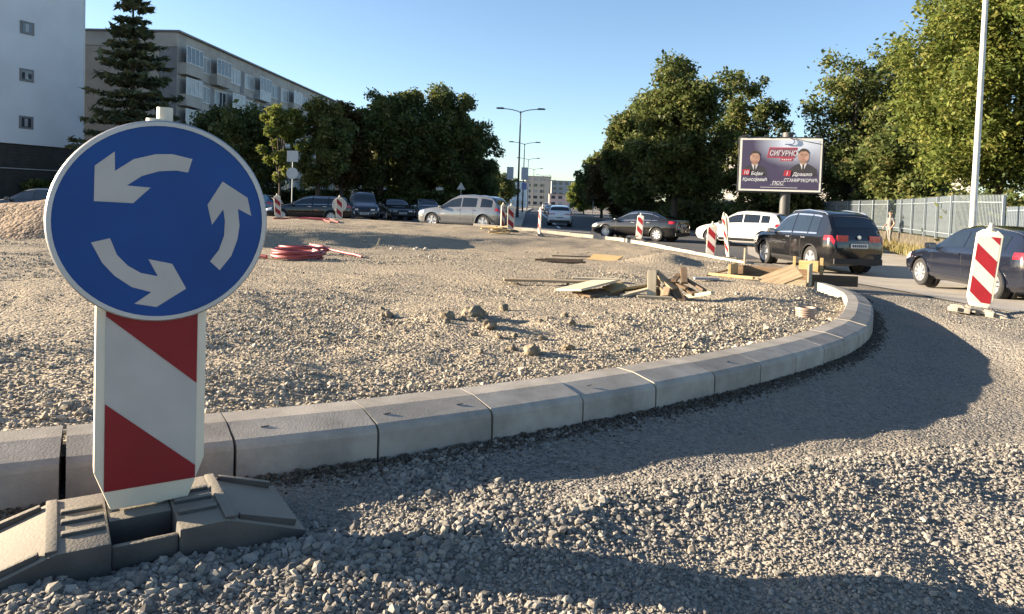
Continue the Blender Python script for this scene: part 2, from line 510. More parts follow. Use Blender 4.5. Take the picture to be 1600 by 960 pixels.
# ------------------------------------------------------------------ ground sheet
az = np.unique(np.concatenate([np.arange(-180, -60, 4.0), np.arange(-60, 60, 0.45), np.arange(60, 180, 4.0)]))
rr = 0.5 * 1.024 ** np.arange(0, 372)
A, R_ = np.meshgrid(np.radians(az), rr, indexing='ij')
X, Y = R_ * np.sin(A), R_ * np.cos(A)
Z = road_h(X, Y)
r_, th_ = polar(X, Y)
Z = Z - 0.35 * ss(0.35, 1.6, RAD(th_) - r_)
Z = Z - 0.02 * ss(36, 40, R_)
na, nr = A.shape
idx = np.arange(na * nr).reshape(na, nr)
nxt = np.roll(idx, -1, axis=0)
quads = np.stack([idx[:, :-1], idx[:, 1:], nxt[:, 1:], nxt[:, :-1]], -1).reshape(-1, 4)
me = fast_mesh('ground', np.stack([X, Y, Z], -1).reshape(-1, 3), quads[:, ::-1], M_ROADGR, True)
ground = bpy.data.objects.new('ground', me); COL.objects.link(ground)
tag(ground, 'crushed stone road base round the unfinished roundabout', kind='structure')

# ------------------------------------------------------------------ island sheet
th = np.radians(np.concatenate([np.arange(-180, -80, 2.0), np.arange(-80, -20, 0.14), np.arange(-20, 85, 0.4), np.arange(85, 180, 2.0)]))
dep = np.concatenate([[0.14], 0.14 + np.cumsum(0.035 * 1.042 ** np.arange(0, 74))])
dep = dep[dep < 16.8]
TH, DP = np.meshgrid(th, dep, indexing='ij')
RI = RAD(TH) - DP
RI = np.maximum(RI, 0.0)
X, Y = CEN[0] + RI * np.cos(TH), CEN[1] + RI * np.sin(TH)
Z = isle_h(X, Y)
na, nr = TH.shape
idx = np.arange(na * nr).reshape(na, nr); nxt = np.roll(idx, -1, axis=0)
quads = np.stack([idx[:, :-1], idx[:, 1:], nxt[:, 1:], nxt[:, :-1]], -1).reshape(-1, 4)
V = np.stack([X, Y, Z], -1).reshape(-1, 3)
# fill to the centre
ci = len(V); cz = zi(*CEN)
V = np.vstack([V, [[CEN[0], CEN[1], cz]]])
tri = np.stack([idx[:, -1], np.full(na, ci), np.full(na, ci), nxt[:, -1]], -1)
me = fast_mesh('island_ground', V, quads, M_ISLE, True)
bm = bmesh.new(); bm.from_mesh(me); bm.verts.ensure_lookup_table()
for a_, b_ in zip(idx[:, -1], nxt[:, -1]):
    try: bm.faces.new((bm.verts[int(a_)], bm.verts[ci], bm.verts[int(b_)]))
    except ValueError: pass
bmesh.ops.recalc_face_normals(bm, faces=bm.faces)
if sum(f.normal.z for f in list(bm.faces)[:200]) < 0:
    bmesh.ops.reverse_faces(bm, faces=bm.faces)
bm.to_mesh(me); bm.free()
isl = bpy.data.objects.new('island_ground', me); COL.objects.link(isl)
tag(isl, 'gravel surface of the unfinished roundabout island inside the kerb', kind='structure')

# ------------------------------------------------------------------ asphalt, street, pavements (sheets following the ground)
def strip(name, left, right, m, lift, n=60, hf=road_h, kind='structure', label=None, across=6, parent=None, thick=0.0):
    """left/right: polylines of (x, y)"""
    def samp(pl, t):
        pl = np.array(pl, float)
        s = np.concatenate([[0], np.cumsum(np.hypot(*np.diff(pl, axis=0).T))]); s /= s[-1]
        return np.stack([np.interp(t, s, pl[:, 0]), np.interp(t, s, pl[:, 1])], -1)
    t = np.linspace(0, 1, n)
    P, Q = samp(left, t), samp(right, t)
    k = np.linspace(0, 1, across)[None, :, None]
    W = P[:, None, :] * (1 - k) + Q[:, None, :] * k
    Z = hf(W[..., 0], W[..., 1]) + lift
    V = np.concatenate([W, Z[..., None]], -1).reshape(-1, 3)
    idx = np.arange(n * across).reshape(n, across)
    q = np.stack([idx[:-1, :-1], idx[:-1, 1:], idx[1:, 1:], idx[1:, :-1]], -1).reshape(-1, 4)
    F = [tuple(f) for f in q]
    V = [tuple(v) for v in V]
    if thick:
        b = len(V)
        V += [(v[0], v[1], v[2] - thick) for v in V]
        rim = list(idx[0, :]) + list(idx[1:, -1]) + list(idx[-1, :-1][::-1]) + list(idx[1:-1, 0][::-1])
        rim = [int(i) for i in rim]
        F += [(rim[i], rim[(i + 1) % len(rim)], rim[(i + 1) % len(rim)] + b, rim[i] + b) for i in range(len(rim))]
    o = mesh_obj(name, V, F, m, parent, True, sharp=40)
    bm = bmesh.new(); bm.from_mesh(o.data); bmesh.ops.recalc_face_normals(bm, faces=bm.faces)
    if max(bm.faces, key=lambda f: abs(f.normal.z)).normal.z < 0: bmesh.ops.reverse_faces(bm, faces=bm.faces)
    bm.to_mesh(o.data); bm.free()
    if kind: tag(o, label, kind=kind)
    return o

def ring_pt(thd, d):
    t = radians(thd); r = float(RAD(t)) + d
    return (CEN[0] + r * cos(t), CEN[1] + r * sin(t))

strip('road', [ring_pt(a, 1.0) for a in range(22, 176, 4)], [ring_pt(a, 16.0) for a in range(22, 176, 4)], M_ASPH, 0.012, 90, label='dark asphalt ring road behind the island', across=14)
strip('road', [(-9.5, 41), (-9.0, 80), (-4, 160), (30, 420), (100, 900)], [(10.5, 41), (10.5, 80), (15, 160), (48, 420), (118, 900)], M_ASPH, 0.02, 120, label='asphalt street running away between the trees', across=10)
strip('road_marking', [(-7.5, 40.6), (0, 42.2), (4.6, 41.6)], [(-7.5, 41.0), (0, 42.6), (4.6, 42.0)], mat('road_paint', (0.62, 0.62, 0.6), 0.7, var=0.2, scale=3), 0.03, 30, label='white line across the mouth of the street', across=3)
strip('road_marking', [(3.0, 46.0), (5.6, 160), (28, 420)], [(3.2, 46.0), (5.9, 160), (28.4, 420)], MATS['road_paint'], 0.032, 80, label='white lane line along the street', across=3)
med = strip('median', [(-1.2, 44.5), (-0.6, 70), (0.3, 120), (3.5, 200)], [(0.6, 44.5), (1.2, 70), (2.2, 120), (5.5, 200)], M_KERB2, 0.15, 60, label='pale median strip that carries the street lamps', across=4, thick=0.3)
# dusty carriageway on which the cars leave, and the verge beside the fence
strip('road', [(6.9, 8), (7.8, 14), (8.0, 20), (9.0, 27), (11.3, 34), (12, 46)], [(30, 2), (16, 14), (15.2, 20), (16.2, 28), (17, 36), (17.6, 50)], M_DUSTY, 0.02, 60, label='dusty carriageway east of the island', across=24)
strip('pavement', [(15.6, 19.5), (16.5, 28), (17.3, 36), (18.4, 50), (20, 66)], [(18.0, 19), (19.6, 28), (21.2, 36), (24.0, 50), (27, 66)], mat('verge_dirt', (0.24, 0.20, 0.135), 0.95, col2=(0.34, 0.29, 0.21), scale=2, bump=0.5, bscale=30), 0.14, 60, label='earth verge between the carriageway and the fence', across=8, thick=0.3)
strip('pavement', [(-40, 42), (-18, 50), (-10.2, 54), (-9.6, 90), (-4.4, 170)], [(-40, 52), (-22, 60), (-16, 64), (-15, 90), (-10, 170)], mat('left_pavement', (0.20, 0.19, 0.18), 0.9, var=0.15, scale=2), 0.14, 60, label='pavement along the parked cars and the dark trees', across=5, thick=0.3)

# ------------------------------------------------------------------ gravel (geometry nodes: crushed stones on points)
def pebble_collection(name, m, n=7, seed=1):
    rng = np.random.default_rng(seed)
    col = bpy.data.collections.new(name)
    for i in range(n):
        bm = bmesh.new()
        bmesh.ops.create_icosphere(bm, subdivisions=1, radius=1.0)
        stretch = np.array([rng.uniform(0.8, 1.25), rng.uniform(0.65, 1.0), rng.uniform(0.5, 0.8)])
        planes = [(Vector(rng.normal(size=3)).normalized(), rng.uniform(0.5, 0.8)) for _ in range(5)]
        for v in bm.verts:
            p = v.co * rng.uniform(0.88, 1.1)
            for nrm, dist in planes:
                e = p.dot(nrm) - dist
                if e > 0: p = p - nrm * e
            v.co = Vector((p.x * stretch[0], p.y * stretch[1], p.z * stretch[2]))
        me = bpy.data.meshes.new('crushed_stone'); bm.to_mesh(me); bm.free()
        me.materials.append(m)
        col.objects.link(bpy.data.objects.new('crushed_stone', me))
    return col

def scatter(name, P, S, pcol, label, m):
    n = len(P)
    me = bpy.data.meshes.new(name)
    me.vertices.add(n); me.vertices.foreach_set('co', np.ascontiguousarray(P, np.float32).ravel())
    a = me.attributes.new('size', 'FLOAT', 'POINT'); a.data.foreach_set('value', np.ascontiguousarray(S, np.float32))
    rot = np.stack([RNG.normal(0, 0.5, n), RNG.normal(0, 0.5, n), RNG.uniform(0, 6.283, n)], -1)
    a = me.attributes.new('turn', 'FLOAT_VECTOR', 'POINT'); a.data.foreach_set('vector', np.ascontiguousarray(rot, np.float32).ravel())
    a = me.attributes.new('pick', 'INT', 'POINT'); a.data.foreach_set('value', RNG.integers(0, 7, n).astype(np.int32))
    me.materials.append(m)
    o = bpy.data.objects.new(name, me); COL.objects.link(o)
    ng = bpy.data.node_groups.new(name + '_nodes', 'GeometryNodeTree')
    ng.interface.new_socket('Geometry', in_out='INPUT', socket_type='NodeSocketGeometry')
    ng.interface.new_socket('Geometry', in_out='OUTPUT', socket_type='NodeSocketGeometry')
    N, L = ng.nodes, ng.links
    gi, go = N.new('NodeGroupInput'), N.new('NodeGroupOutput')
    ci = N.new('GeometryNodeCollectionInfo'); ci.inputs['Collection'].default_value = pcol
    ci.inputs['Separate Children'].default_value = True; ci.inputs['Reset Children'].default_value = True
    ip = N.new('GeometryNodeInstanceOnPoints'); ip.inputs['Pick Instance'].default_value = True
    def attr(nm, t):
        k = N.new('GeometryNodeInputNamedAttribute'); k.data_type = t; k.inputs['Name'].default_value = nm
        return next(s for s in k.outputs if s.enabled and s.name == 'Attribute')
    L.new(gi.outputs[0], ip.inputs['Points'])
    L.new(ci.outputs[0], ip.inputs['Instance'])
    L.new(attr('pick', 'INT'), ip.inputs['Instance Index'])
    e2r = N.new('FunctionNodeEulerToRotation')
    L.new(attr('turn', 'FLOAT_VECTOR'), e2r.inputs[0]); L.new(e2r.outputs[0], ip.inputs['Rotation'])
    L.new(attr('size', 'FLOAT'), ip.inputs['Scale'])
    L.new(ip.outputs[0], go.inputs[0])
    md = o.modifiers.new('gravel', 'NODES'); md.node_group = ng
    return tag(o, label, kind='stuff')

PEB1 = pebble_collection('site_stones', M_STONE, seed=3)
PEB2 = pebble_collection('island_stones', M_STONE2, seed=4)

def wedge(n, r0, r1, half, power):
    """random ground points ahead of the viewpoint, thinning out with distance"""
    u = RNG.uniform(0, 1, n)
    e = 2 - power
    r = (r0 ** e + u * (r1 ** e - r0 ** e)) ** (1 / e)
    a = RNG.uniform(-half, half, n)
    return r * np.sin(a), r * np.cos(a), r

# road base
x, y, r = wedge(330000, 1.2, 14, radians(48), 1.35)
pr, pt = polar(x, y); d = pr - RAD(pt); td = np.degrees(pt)
w = np.interp(td, [-60, -57, -52, -48, -45, -40, -34, -25, -18], [0.42, 0.5, 0.72, 1.0, 1.5, 1.45, 1.1, 0.6, 0.3])
dn = d / w
coarse = np.clip(fbm(x * 0.8 + 7, y * 0.8, 71, 3) * 1.6 + 0.5, 0, 1)
coarse = np.maximum(coarse, 1.3 * np.exp(-((dn - 1.5) / 0.5) ** 2) * (td < -40))
coarse = np.where(y < 2.3, np.maximum(coarse, 0.75), coarse)
fine = ((dn > 0.1) & (dn < 1.15) & (td > -54))
keep = (d > 0.01) & (RNG.uniform(0, 1, len(x)) < np.where(fine, 0.45, 0.4 + 0.6 * coarse))
x, y, r, coarse, fine = x[keep], y[keep], r[keep], coarse[keep], fine[keep]
s = (0.0027 + 0.0049 * coarse ** 1.2 * (1 - 0.6 * ss(-0.5, 1.0, x))) * RNG.lognormal(0, 0.42, len(x)) * (1 + 0.05 * r)
s = np.where(fine, s * 0.6, s); s = np.clip(s, 0.0028, 0.024)
P = np.stack([x, y, road_h(x, y) + s * RNG.uniform(-0.1, 0.45, len(x))], -1)
gravel_road = scatter('gravel', P, s, PEB1, 'loose grey crushed stone strewn over the road base', M_STONE)
# island
x, y, r = wedge(290000, 2.0, 22, radians(46), 1.3)
pr, pt = polar(x, y); d = RAD(pt) - pr
coarse = np.clip(fbm(x * 0.55 + 1, y * 0.55, 81, 3) * 1.5 + 0.5, 0, 1)
coarse = np.maximum(coarse, ss(2.2, 0.6, d) * 0.8)
keep = (d > 0.31) & (RNG.uniform(0, 1, len(x)) < (0.15 + 0.85 * coarse ** 1.5) * (1 - 0.35 * ss(5, 12, y)))
x, y, r, coarse = x[keep], y[keep], r[keep], coarse[keep]
s = (0.0032 + 0.0043 * coarse) * RNG.lognormal(0, 0.42, len(x)) * (1 + 0.04 * r)
s = np.clip(s, 0.004, 0.05)
P = np.stack([x, y, isle_h(x, y) + s * RNG.uniform(-0.15, 0.4, len(x))], -1)
gravel_isle = scatter('gravel', P, s, PEB2, 'loose beige crushed stone strewn over the island', M_STONE2)

M_SOIL = mat_stone('damp_soil', [(0.035, 0.03, 0.024), (0.06, 0.052, 0.04), (0.09, 0.078, 0.06), (0.13, 0.115, 0.09)])
PEB3 = pebble_collection('soil_crumbs', M_SOIL, seed=9)
tt = RNG.uniform(-66, -18, 14000); dd_ = np.abs(RNG.normal(0, 0.05, 14000)) + 0.005
ar_ = np.radians(tt); rr2 = RAD(ar_) + dd_
x, y = CEN[0] + rr2 * np.cos(ar_), CEN[1] + rr2 * np.sin(ar_)
s = RNG.uniform(0.004, 0.013, 14000)
P = np.stack([x, y, road_h(x, y) + 0.018 * np.exp(-dd_ / 0.06) * RNG.random(14000)], -1)
scatter('dirt', P, s, PEB3, 'dark damp bedding soil squeezed out along the foot of the kerb', M_SOIL)

# ------------------------------------------------------------------ kerb
def kerb_stone(a0, a1, m, parent, jz=0.0, tilt=0.0, name='kerb_stone'):
    """one precast stone between two ring angles (degrees)"""
    am = (a0 + a1) / 2
    prof = [(0.0, -0.20), (0.0, 0.128), (-0.006, 0.144), (-0.026, 0.160), (-0.170, 0.190), (-0.292, 0.194), (-0.298, 0.188), (-0.298, -0.20)]
    n = 4
    vs, fs = [], []
    k = len(prof)
    ox, oy = ring_pt(am, 0)
    for i in range(n):
        a = a0 + (a1 - a0) * i / (n - 1)
        # stones are straight: run along the chord
        c0, c1 = ring_pt(a0, 0), ring_pt(a1, 0)
        f = i / (n - 1)
        if i == 0: f = 0.004
        if i == n - 1: f = 0.996
        px, py = c0[0] + (c1[0] - c0[0]) * f, c0[1] + (c1[1] - c0[1]) * f
        t = radians(am)
        nx, ny = cos(t), sin(t)
        zb = float(base_h(px, py)) + kerb_lift(am) - 0.012
        for d, h in prof:
            vs.append((px + nx * (d + tilt * (h)), py + ny * (d + tilt * h), zb + h + jz))
    for i in range(n - 1):
        for j in range(k):
            fs.append((i * k + j, i * k + (j + 1) % k, (i + 1) * k + (j + 1) % k, (i + 1) * k + j))
    fs.append(tuple(range(k))[::-1]); fs.append(tuple((n - 1) * k + j for j in range(k)))
    oz = float(base_h(ox, oy))
    mb = MB(); mb.add([(v[0] - ox, v[1] - oy, v[2] - oz) for v in vs], fs)
    return mb.build(name, m, parent, loc=(ox, oy, oz))

def kerb_lift(td):
    # the far arc follows the raised back of the island
    return float(np.interp(td, [-20, 10, 25, 40, 55, 80], [0.0, 0.0, 0.03, 0.12, 0.20, 0.30]))

rk = random.Random(3)
kerb = empty('kerb'); tag(kerb, 'grey chamfered concrete kerb round the near side of the island', kind='structure')
kerb2 = empty('kerb'); tag(kerb2, 'pale concrete kerb along the far side of the island', kind='structure')
a = -76.0
step = math.degrees(0.556 / 17.1)
# joints measured along the ring so that they fall where the stones meet
jt = [-57.28 + step * k for k in range(-9, 26)]
for k in range(len(jt) - 1):
    gap = 0.011 if k != 8 else 0.045
    if jt[k + 1] > -15.0: break
    kerb_stone(jt[k] + gap, jt[k + 1] - 0.011, M_KERB, kerb, jz=rk.uniform(-0.004, 0.004), tilt=rk.uniform(-0.02, 0.02))
a = 9.0
while a < 62:
    st = math.degrees(0.62 / float(RAD(radians(a))))
    kerb_stone(a + 0.02, a + st - 0.02, M_KERB2, kerb2, jz=rk.uniform(-0.006, 0.006))
    a += st
# ------------------------------------------------------------------ beacons and signs
def clip_band(w, h, s, lo, hi):
    """part of the rectangle [-w/2,w/2]x[0,h] with lo <= v + s*u <= hi"""
    poly = [(-w / 2, 0), (w / 2, 0), (w / 2, h), (-w / 2, h)]
    for sign, lim in ((1, lo), (-1, -hi)):
        out = []
        for i in range(len(poly)):
            p, q = poly[i], poly[(i + 1) % len(poly)]
            fp, fq = sign * (p[1] + s * p[0]) - lim, sign * (q[1] + s * q[0]) - lim
            if fp >= 0: out.append(p)
            if fp * fq < 0:
                t = fp / (fp - fq)
                out.append((p[0] + (q[0] - p[0]) * t, p[1] + (q[1] - p[1]) * t))
        poly = out
        if not poly: return []
    return poly

loc_fn = lambda u, v, d: (u, -d, v)                      # thing space: x across, -y towards the viewer, z up

def beacon(root, z0, h=1.0, w=0.25, slope=1.0, phase=0.0, band=0.26, frame=0.026, two_sided=True, pitch=0.0):
    """striped guide panel in its white plastic frame"""
    W = w / 2 + frame
    c = 0.045
    outl = [(-W + c, z0 - 0.06), (W - c, z0 - 0.06), (W, z0 + 0.06), (W, z0 + h - 0.03), (W - 0.07, z0 + h + 0.03), (-W + 0.07, z0 + h + 0.03), (-W, z0 + h - 0.03), (-W, z0 + 0.06)]
    p = MB().prism(outl, -0.028, 0.022, loc_fn).build('panel', M_WHITEPL, root, smooth=True, sharp=30, bevel=0.008)
    for d0, d1 in ((0.021, 0.024), (-0.031, -0.027))[:2 if two_sided else 1]:
        MB().prism([(-w / 2, z0), (w / 2, z0), (w / 2, z0 + h - 0.06), (-w / 2, z0 + h - 0.06)], d0, d1, loc_fn).build('reflective_face', M_SIGNW, p)
    k = -4
    for k in range(-4, 8):
        lo = phase + 2 * k * band
        pl = clip_band(w - 0.002, h - 0.062, slope, lo, lo + band)
        if len(pl) >= 3:
            MB().prism([(u, v + z0 + 0.001) for u, v in pl], 0.0235, 0.026, loc_fn).build('stripe', M_SIGNR, p)
            if two_sided:
                MB().prism([(u, v + z0 + 0.001) for u, v in pl], -0.0335, -0.030, loc_fn).build('stripe', M_SIGNR, p)
    MB().tube([(0, 0, z0 + h + 0.02), (0, 0, z0 + h + 0.05), (0, 0, z0 + h + 0.055), (0, 0, z0 + h + 0.12)], [0.05, 0.05, 0.028, 0.026], 12).build('post_tip', M_WHITEPL, root, smooth=True)
    return p

def foot(root, m, sx=0.42, sy=0.19, h=0.115, slots=False):
    """ramped recycled-rubber foot"""
    mb = MB()
    rp = lambda u0, u1, prof, d0, d1: mb.prism(prof, d0, d1, loc_fn)
    left = [(-sx, 0), (-0.085, 0), (-0.085, h), (-sx * 0.47, h), (-sx * 0.52, h - 0.006), (-sx, 0.028)]
    right = [(-u, v) for u, v in left][::-1]
    mb.prism(left, -sy, sy, loc_fn); mb.prism(right, -sy, sy, loc_fn)
    cc = [(-0.0845, 0.012), (0.0845, 0.012), (0.0845, h - 0.004), (-0.0845, h - 0.004)]
    mb.prism(cc, -sy + 0.012, 0.035, loc_fn)                              # block that grips the panel
    mb.prism([(-0.0845, 0.028), (0.0845, 0.028), (0.0845, h - 0.018), (-0.0845, h - 0.018)], sy - 0.035, sy - 0.012, loc_fn)   # front wall of the pocket
    o = mb.build('base', m, root, smooth=True, sharp=30, bevel=0.007)
    def rib(c, sz_, r=None):
        MB().box((0, 0, 0), sz_, r).build('rib', m, o, smooth=True, sharp=30, bevel=0.004, loc=c)
    for sgn in (-1, 1):                                                  # raised ribs and handles on the ramps
        for dd in (-sy + 0.03, sy - 0.03):
            e = Vector((sgn * sx * 0.56, 0, h - 0.012)); f = Vector((sgn * sx * 0.94, 0, 0.045))
            mid = (e + f) / 2
            rib((mid.x, -dd, mid.z + 0.004), ((f - e).length, 0.022, 0.022), Matrix.Rotation(-atan2(f.z - e.z, f.x - e.x), 3, 'Y'))
        for dd in (-0.075, 0.0, 0.085):
            rib((sgn * sx * 0.33, -dd, h + 0.004), (sx * 0.24, 0.022, 0.014))
        rib((sgn * sx * 0.5, 0, h - 0.001), (0.03, 2 * sy - 0.02, 0.016))
    return o

def facing(x, y, deg):
    """z-rotation that turns the panel's -y side towards the compass direction deg (counter-clockwise from +X)"""
    return radians(deg + 90)

# the big assembly beside the kerb
SX, SY = -1.095, 2.17
sz = zr(SX, SY) + 0.004
sg = empty('roundabout_sign', (SX, SY, sz), radians(32.7))
tag(sg, 'blue roundabout sign with three grey-white arrows above a striped panel on a rubber foot', 'road sign')
fb = foot(sg, M_RUBBER, 0.45, 0.195, 0.110)
fb.location = (-0.03, -0.04, 0)
beacon(sg, 0.772 - sz + 0.025, h=1.0, w=0.252, slope=0.90, phase=-0.11, band=0.262)
MB().tube([(0.028, 0.02, 0.10), (0.028, 0.02, 1.955 - sz)], 0.023, 16).build('post', M_WHITEPL, sg, smooth=True)
DC = 1.607 - sz
def disc_fn(u, v, d): return (u + 0.022, -d - 0.045, v + DC)
plate = MB().lathe([(0.0, 0.0), (0.296, 0.0), (0.296, 0.006), (0.0, 0.006)], disc_fn, 72).build('disc', M_SIGNB, sg)
MB().lathe([(0.286, 0.0085), (0.298, 0.009), (0.3025, 0.004), (0.3025, -0.016), (0.295, -0.018), (0.286, -0.004), (0.286, 0.0085)], disc_fn, 72).build('rim', M_ALU, plate, smooth=True, sharp=50)
ARR = [
 [(678,185),(658,250),(600,243),(520,250),(440,275),(370,322),(480,328),(400,402),(225,397),(227,238),(314,170),(316,258),(400,200),(500,172),(580,167)],
 [(832,286),(965,362),(987,452),(915,418),(925,500),(915,570),(885,650),(826,720),(775,676),(820,620),(845,550),(848,480),(838,422),(782,498),(757,402)],
 [(215,583),(298,563),(330,640),(380,690),(440,725),(520,742),(474,661),(588,685),(658,805),(516,887),(412,867),(490,816),(400,790),(320,735),(265,675)]]
for ar in ARR:
    pl = [((x - 545) / 525 * 0.30, (485 - y) / 468 * 0.30) for x, y in ar]
    tr = tessellate_polygon([[Vector((u, v, 0)) for u, v in pl]])
    mesh_obj('arrow', [disc_fn(u, v, 0.0075) for u, v in pl], tr, M_SIGNW, plate)
for zz in (DC + 0.16, DC - 0.16):
    MB().box((0.026, 0.0, zz), (0.09, 0.09, 0.035)).build('clamp', M_GALV, sg, bevel=0.004)

def small_beacon(x, y, z, deg, label, m=M_RUBBER, slope=0.9, phase=0.1, lean=(0, 0), disc=None, h=0.95, back=None, sx=0.36, slots=False):
    o = empty('guide_beacon', (x, y, z), facing(x, y, deg))
    tag(o, label, 'beacon', 'red and white guide beacons')
    foot(o, m, sx, 0.17, 0.07 if slots else 0.10)
    if slots:
        for u in (-.2, 0, .2): MB().box((u, -.172, .036), (.055, .012, .05)).build('slot', M_BLACKPL, o)
    p = beacon(o, 0.16, h=h, slope=slope, phase=phase, band=0.22)
    if disc:
        zz, rad_, off = disc
        d = MB().lathe([(0.0, 0.0), (rad_, 0.0), (rad_, 0.008), (0.0, 0.008)], lambda u, v, dd: (u, -off - dd, v + zz), 32).build('disc', M_ALU, o)
        MB().lathe([(rad_ - 0.012, -0.004), (rad_ + 0.004, -0.004), (rad_ + 0.004, 0.012), (rad_ - 0.012, 0.012)], lambda u, v, dd: (u, -off - dd, v + zz), 32).build('rim', M_WHITEPL, d)
        MB().tube([(0, -off * 0.4, 0.1), (0, -off * 0.4, zz + rad_ + 0.05)], 0.022, 10).build('post', M_WHITEPL, o, smooth=True)
    o.rotation_euler = (radians(lean[0]), radians(lean[1]), facing(x, y, deg))
    return o

small_beacon(6.28, 9.5, zr(6.28, 9.5) + 0.005, -122, 'guide beacon on a pale slotted foot in front of the dark hatchback', mat('pale_rubber', (0.30, 0.27, 0.22), 0.9, col2=(0.42, 0.38, 0.31), scale=6), lean=(0, 5.0), phase=0.02, sx=0.34, slots=True)
small_beacon(6.62, 23.6, zr(6.62, 23.6) + 0.03, -112, 'shorter guide beacon at the kerb end in front of the white car', lean=(0, 2), phase=0.12)
small_beacon(7.15, 23.3, zr(7.15, 23.3) + 0.03, -178, 'taller leaning guide beacon with a round sign turned edge-on beside it', lean=(0, 0), phase=0.12, disc=(1.22, 0.30, -0.05), h=1.25).rotation_euler = (radians(9), radians(0), facing(0, 0, -176))
small_beacon(5.62, 31.4, zi(5.4, 31.0) + 0.02, -118, 'dusty guide beacon on the kerb in front of the black saloon', lean=(0, 3), phase=0.2)
small_beacon(1.16, 30.2, zi(1.16, 30.2) + 0.01, -165, 'guide beacon seen edge-on at the mouth of the street', lean=(0, 4), phase=0.1)
small_beacon(-0.06, 30.6, zi(-0.06, 30.6) + 0.01, 96, 'grey-backed guide beacon behind the heap of yellow boards', phase=0.1, slope=-0.9)
small_beacon(-0.42, 31.6, zi(-0.42, 31.6) + 0.01, -30, 'narrow turned guide beacon in front of the silver SUV tail lamp', phase=0.0)
small_beacon(-8.05, 33.0, zi(-8.05, 33.0) - 0.1, -80, 'guide beacon with the back of a round sign behind it', phase=0.15, disc=(0.78, 0.33, -0.06))
small_beacon(-11.2, 34.0, zi(-11.2, 34.0) - 0.08, -70, 'leaning guide beacon in front of the bonnet of the black estate car', phase=0.1, lean=(0, -4))

# ------------------------------------------------------------------ site clutter
def plank(label, c, L, w, t, yaw, lift=0.0, pitch=0.0, roll=0.0, m=None, name='plank', hf=zi, group='loose boards on the island'):
    mb = MB().box((0, 0, 0), (L, w, t))
    o = mb.build(name, m or M_WOOD, None, bevel=min(0.004, t * 0.2))
    o.location = (c[0], c[1], hf(c[0], c[1]) + t / 2 + 0.012 + lift)
    o.rotation_euler = (radians(roll), radians(-pitch), radians(yaw))
    tag(o, label, 'plank', group)
    return o

plank('long weathered plank lying flat before the board heap', (0.78, 10.35), 1.75, 0.16, 0.035, 3, 0.02)
plank('short board lying behind the long plank', (1.35, 11.2), 0.75, 0.17, 0.03, -4, 0.02, m=M_WOODP)
plank('broad tilted board on top at the west of the heap', (0.98, 9.0), 0.72, 0.42, 0.028, 44, 0.10, 6, -6, m=M_WOODP)
plank('lower board under the broad tilted one', (1.13, 8.98), 0.70, 0.30, 0.03, 44, 0.02, 0, 5, m=M_WOODD)
plank('rounded pale offcut in the middle of the heap', (1.35, 9.1), 0.26, 0.22, 0.03, 20, 0.07, 14, 12, m=M_WOODY)
plank('small yellow board lying across the heap', (1.62, 9.15), 0.34, 0.20, 0.03, 12, 0.07, 8, -18, m=M_WOODY)
plank('thin batten lying at the front of the heap', (1.75, 8.55), 0.42, 0.06, 0.03, -6, 0.0, 0, 0, m=M_WOODP)
plank('narrow board slanting across the middle of the heap', (1.62, 8.85), 0.55, 0.08, 0.03, 28, 0.05, 10, 0, m=M_WOODP)
plank('upright offcut standing in the heap', (1.78, 8.9), 0.36, 0.11, 0.035, 80, 0.14, 64, 0, m=M_WOODP)
plank('thin upright slat leaning beside the standing offcut', (1.87, 8.98), 0.30, 0.06, 0.03, 95, 0.14, 74, 0, m=M_WOOD)
for i in range(9):
    plank('dark splintered offcut piled at the east of the heap', (1.98 + 0.13 * (i % 3) + random.uniform(-.05, .05), 8.75 + 0.1 * (i // 3)), random.uniform(.26, .42), random.uniform(.06, .12), 0.03, random.uniform(60, 125), 0.02 + 0.03 * i, random.uniform(5, 30), random.uniform(-20, 20), m=M_WOODD if i % 3 else M_WOOD, group='dark offcuts')
plank('pale-edged batten leaning off the east of the heap', (2.28, 8.6), 0.42, 0.06, 0.045, -48, 0.05, 14, 0, m=M_WOODP)
plank('thin dark plank far behind the heap', (1.55, 18.3), 1.0, 0.09, 0.03, 2, 0.05, m=M_WOODD)
for i in range(5):
    plank('dark bundled lath lying far behind the heap', (1.2 + 0.1 * random.uniform(-1, 1), 16.6 + 0.09 * i), random.uniform(0.8, 1.1), 0.06, 0.05, random.uniform(-8, 6), 0.03 * (i % 2), m=M_WOODD, group='dark laths in a bundle')
plank('yellow square board lying far behind the heap', (2.45, 18.6), 0.85, 0.5, 0.03, -35, 0.03, 0, 14, m=M_WOODY)
plank('rusty brown batten lying near the kerb head', (4.2, 13.5), 0.55, 0.05, 0.04, 12, 0.02, m=M_WOODD)
plank('pale board lying by the sign shadow on the island', (3.4, 12.3), 0.42, 0.12, 0.04, 0, 0.01, m=mat('grey_wood', (0.26, 0.26, 0.27), 0.8))
# yellow boards heaped by the street mouth
for i in range(8):
    plank('yellow board in the small heap before the silver SUV', (-0.75 + 0.1 * random.uniform(-3, 3), 28.4 + 0.12 * i), random.uniform(0.7, 1.15), 0.12, 0.035, random.uniform(-40, 40), 0.03 * i, random.uniform(-8, 8), m=M_WOODY, group='yellow boards heaped far away')
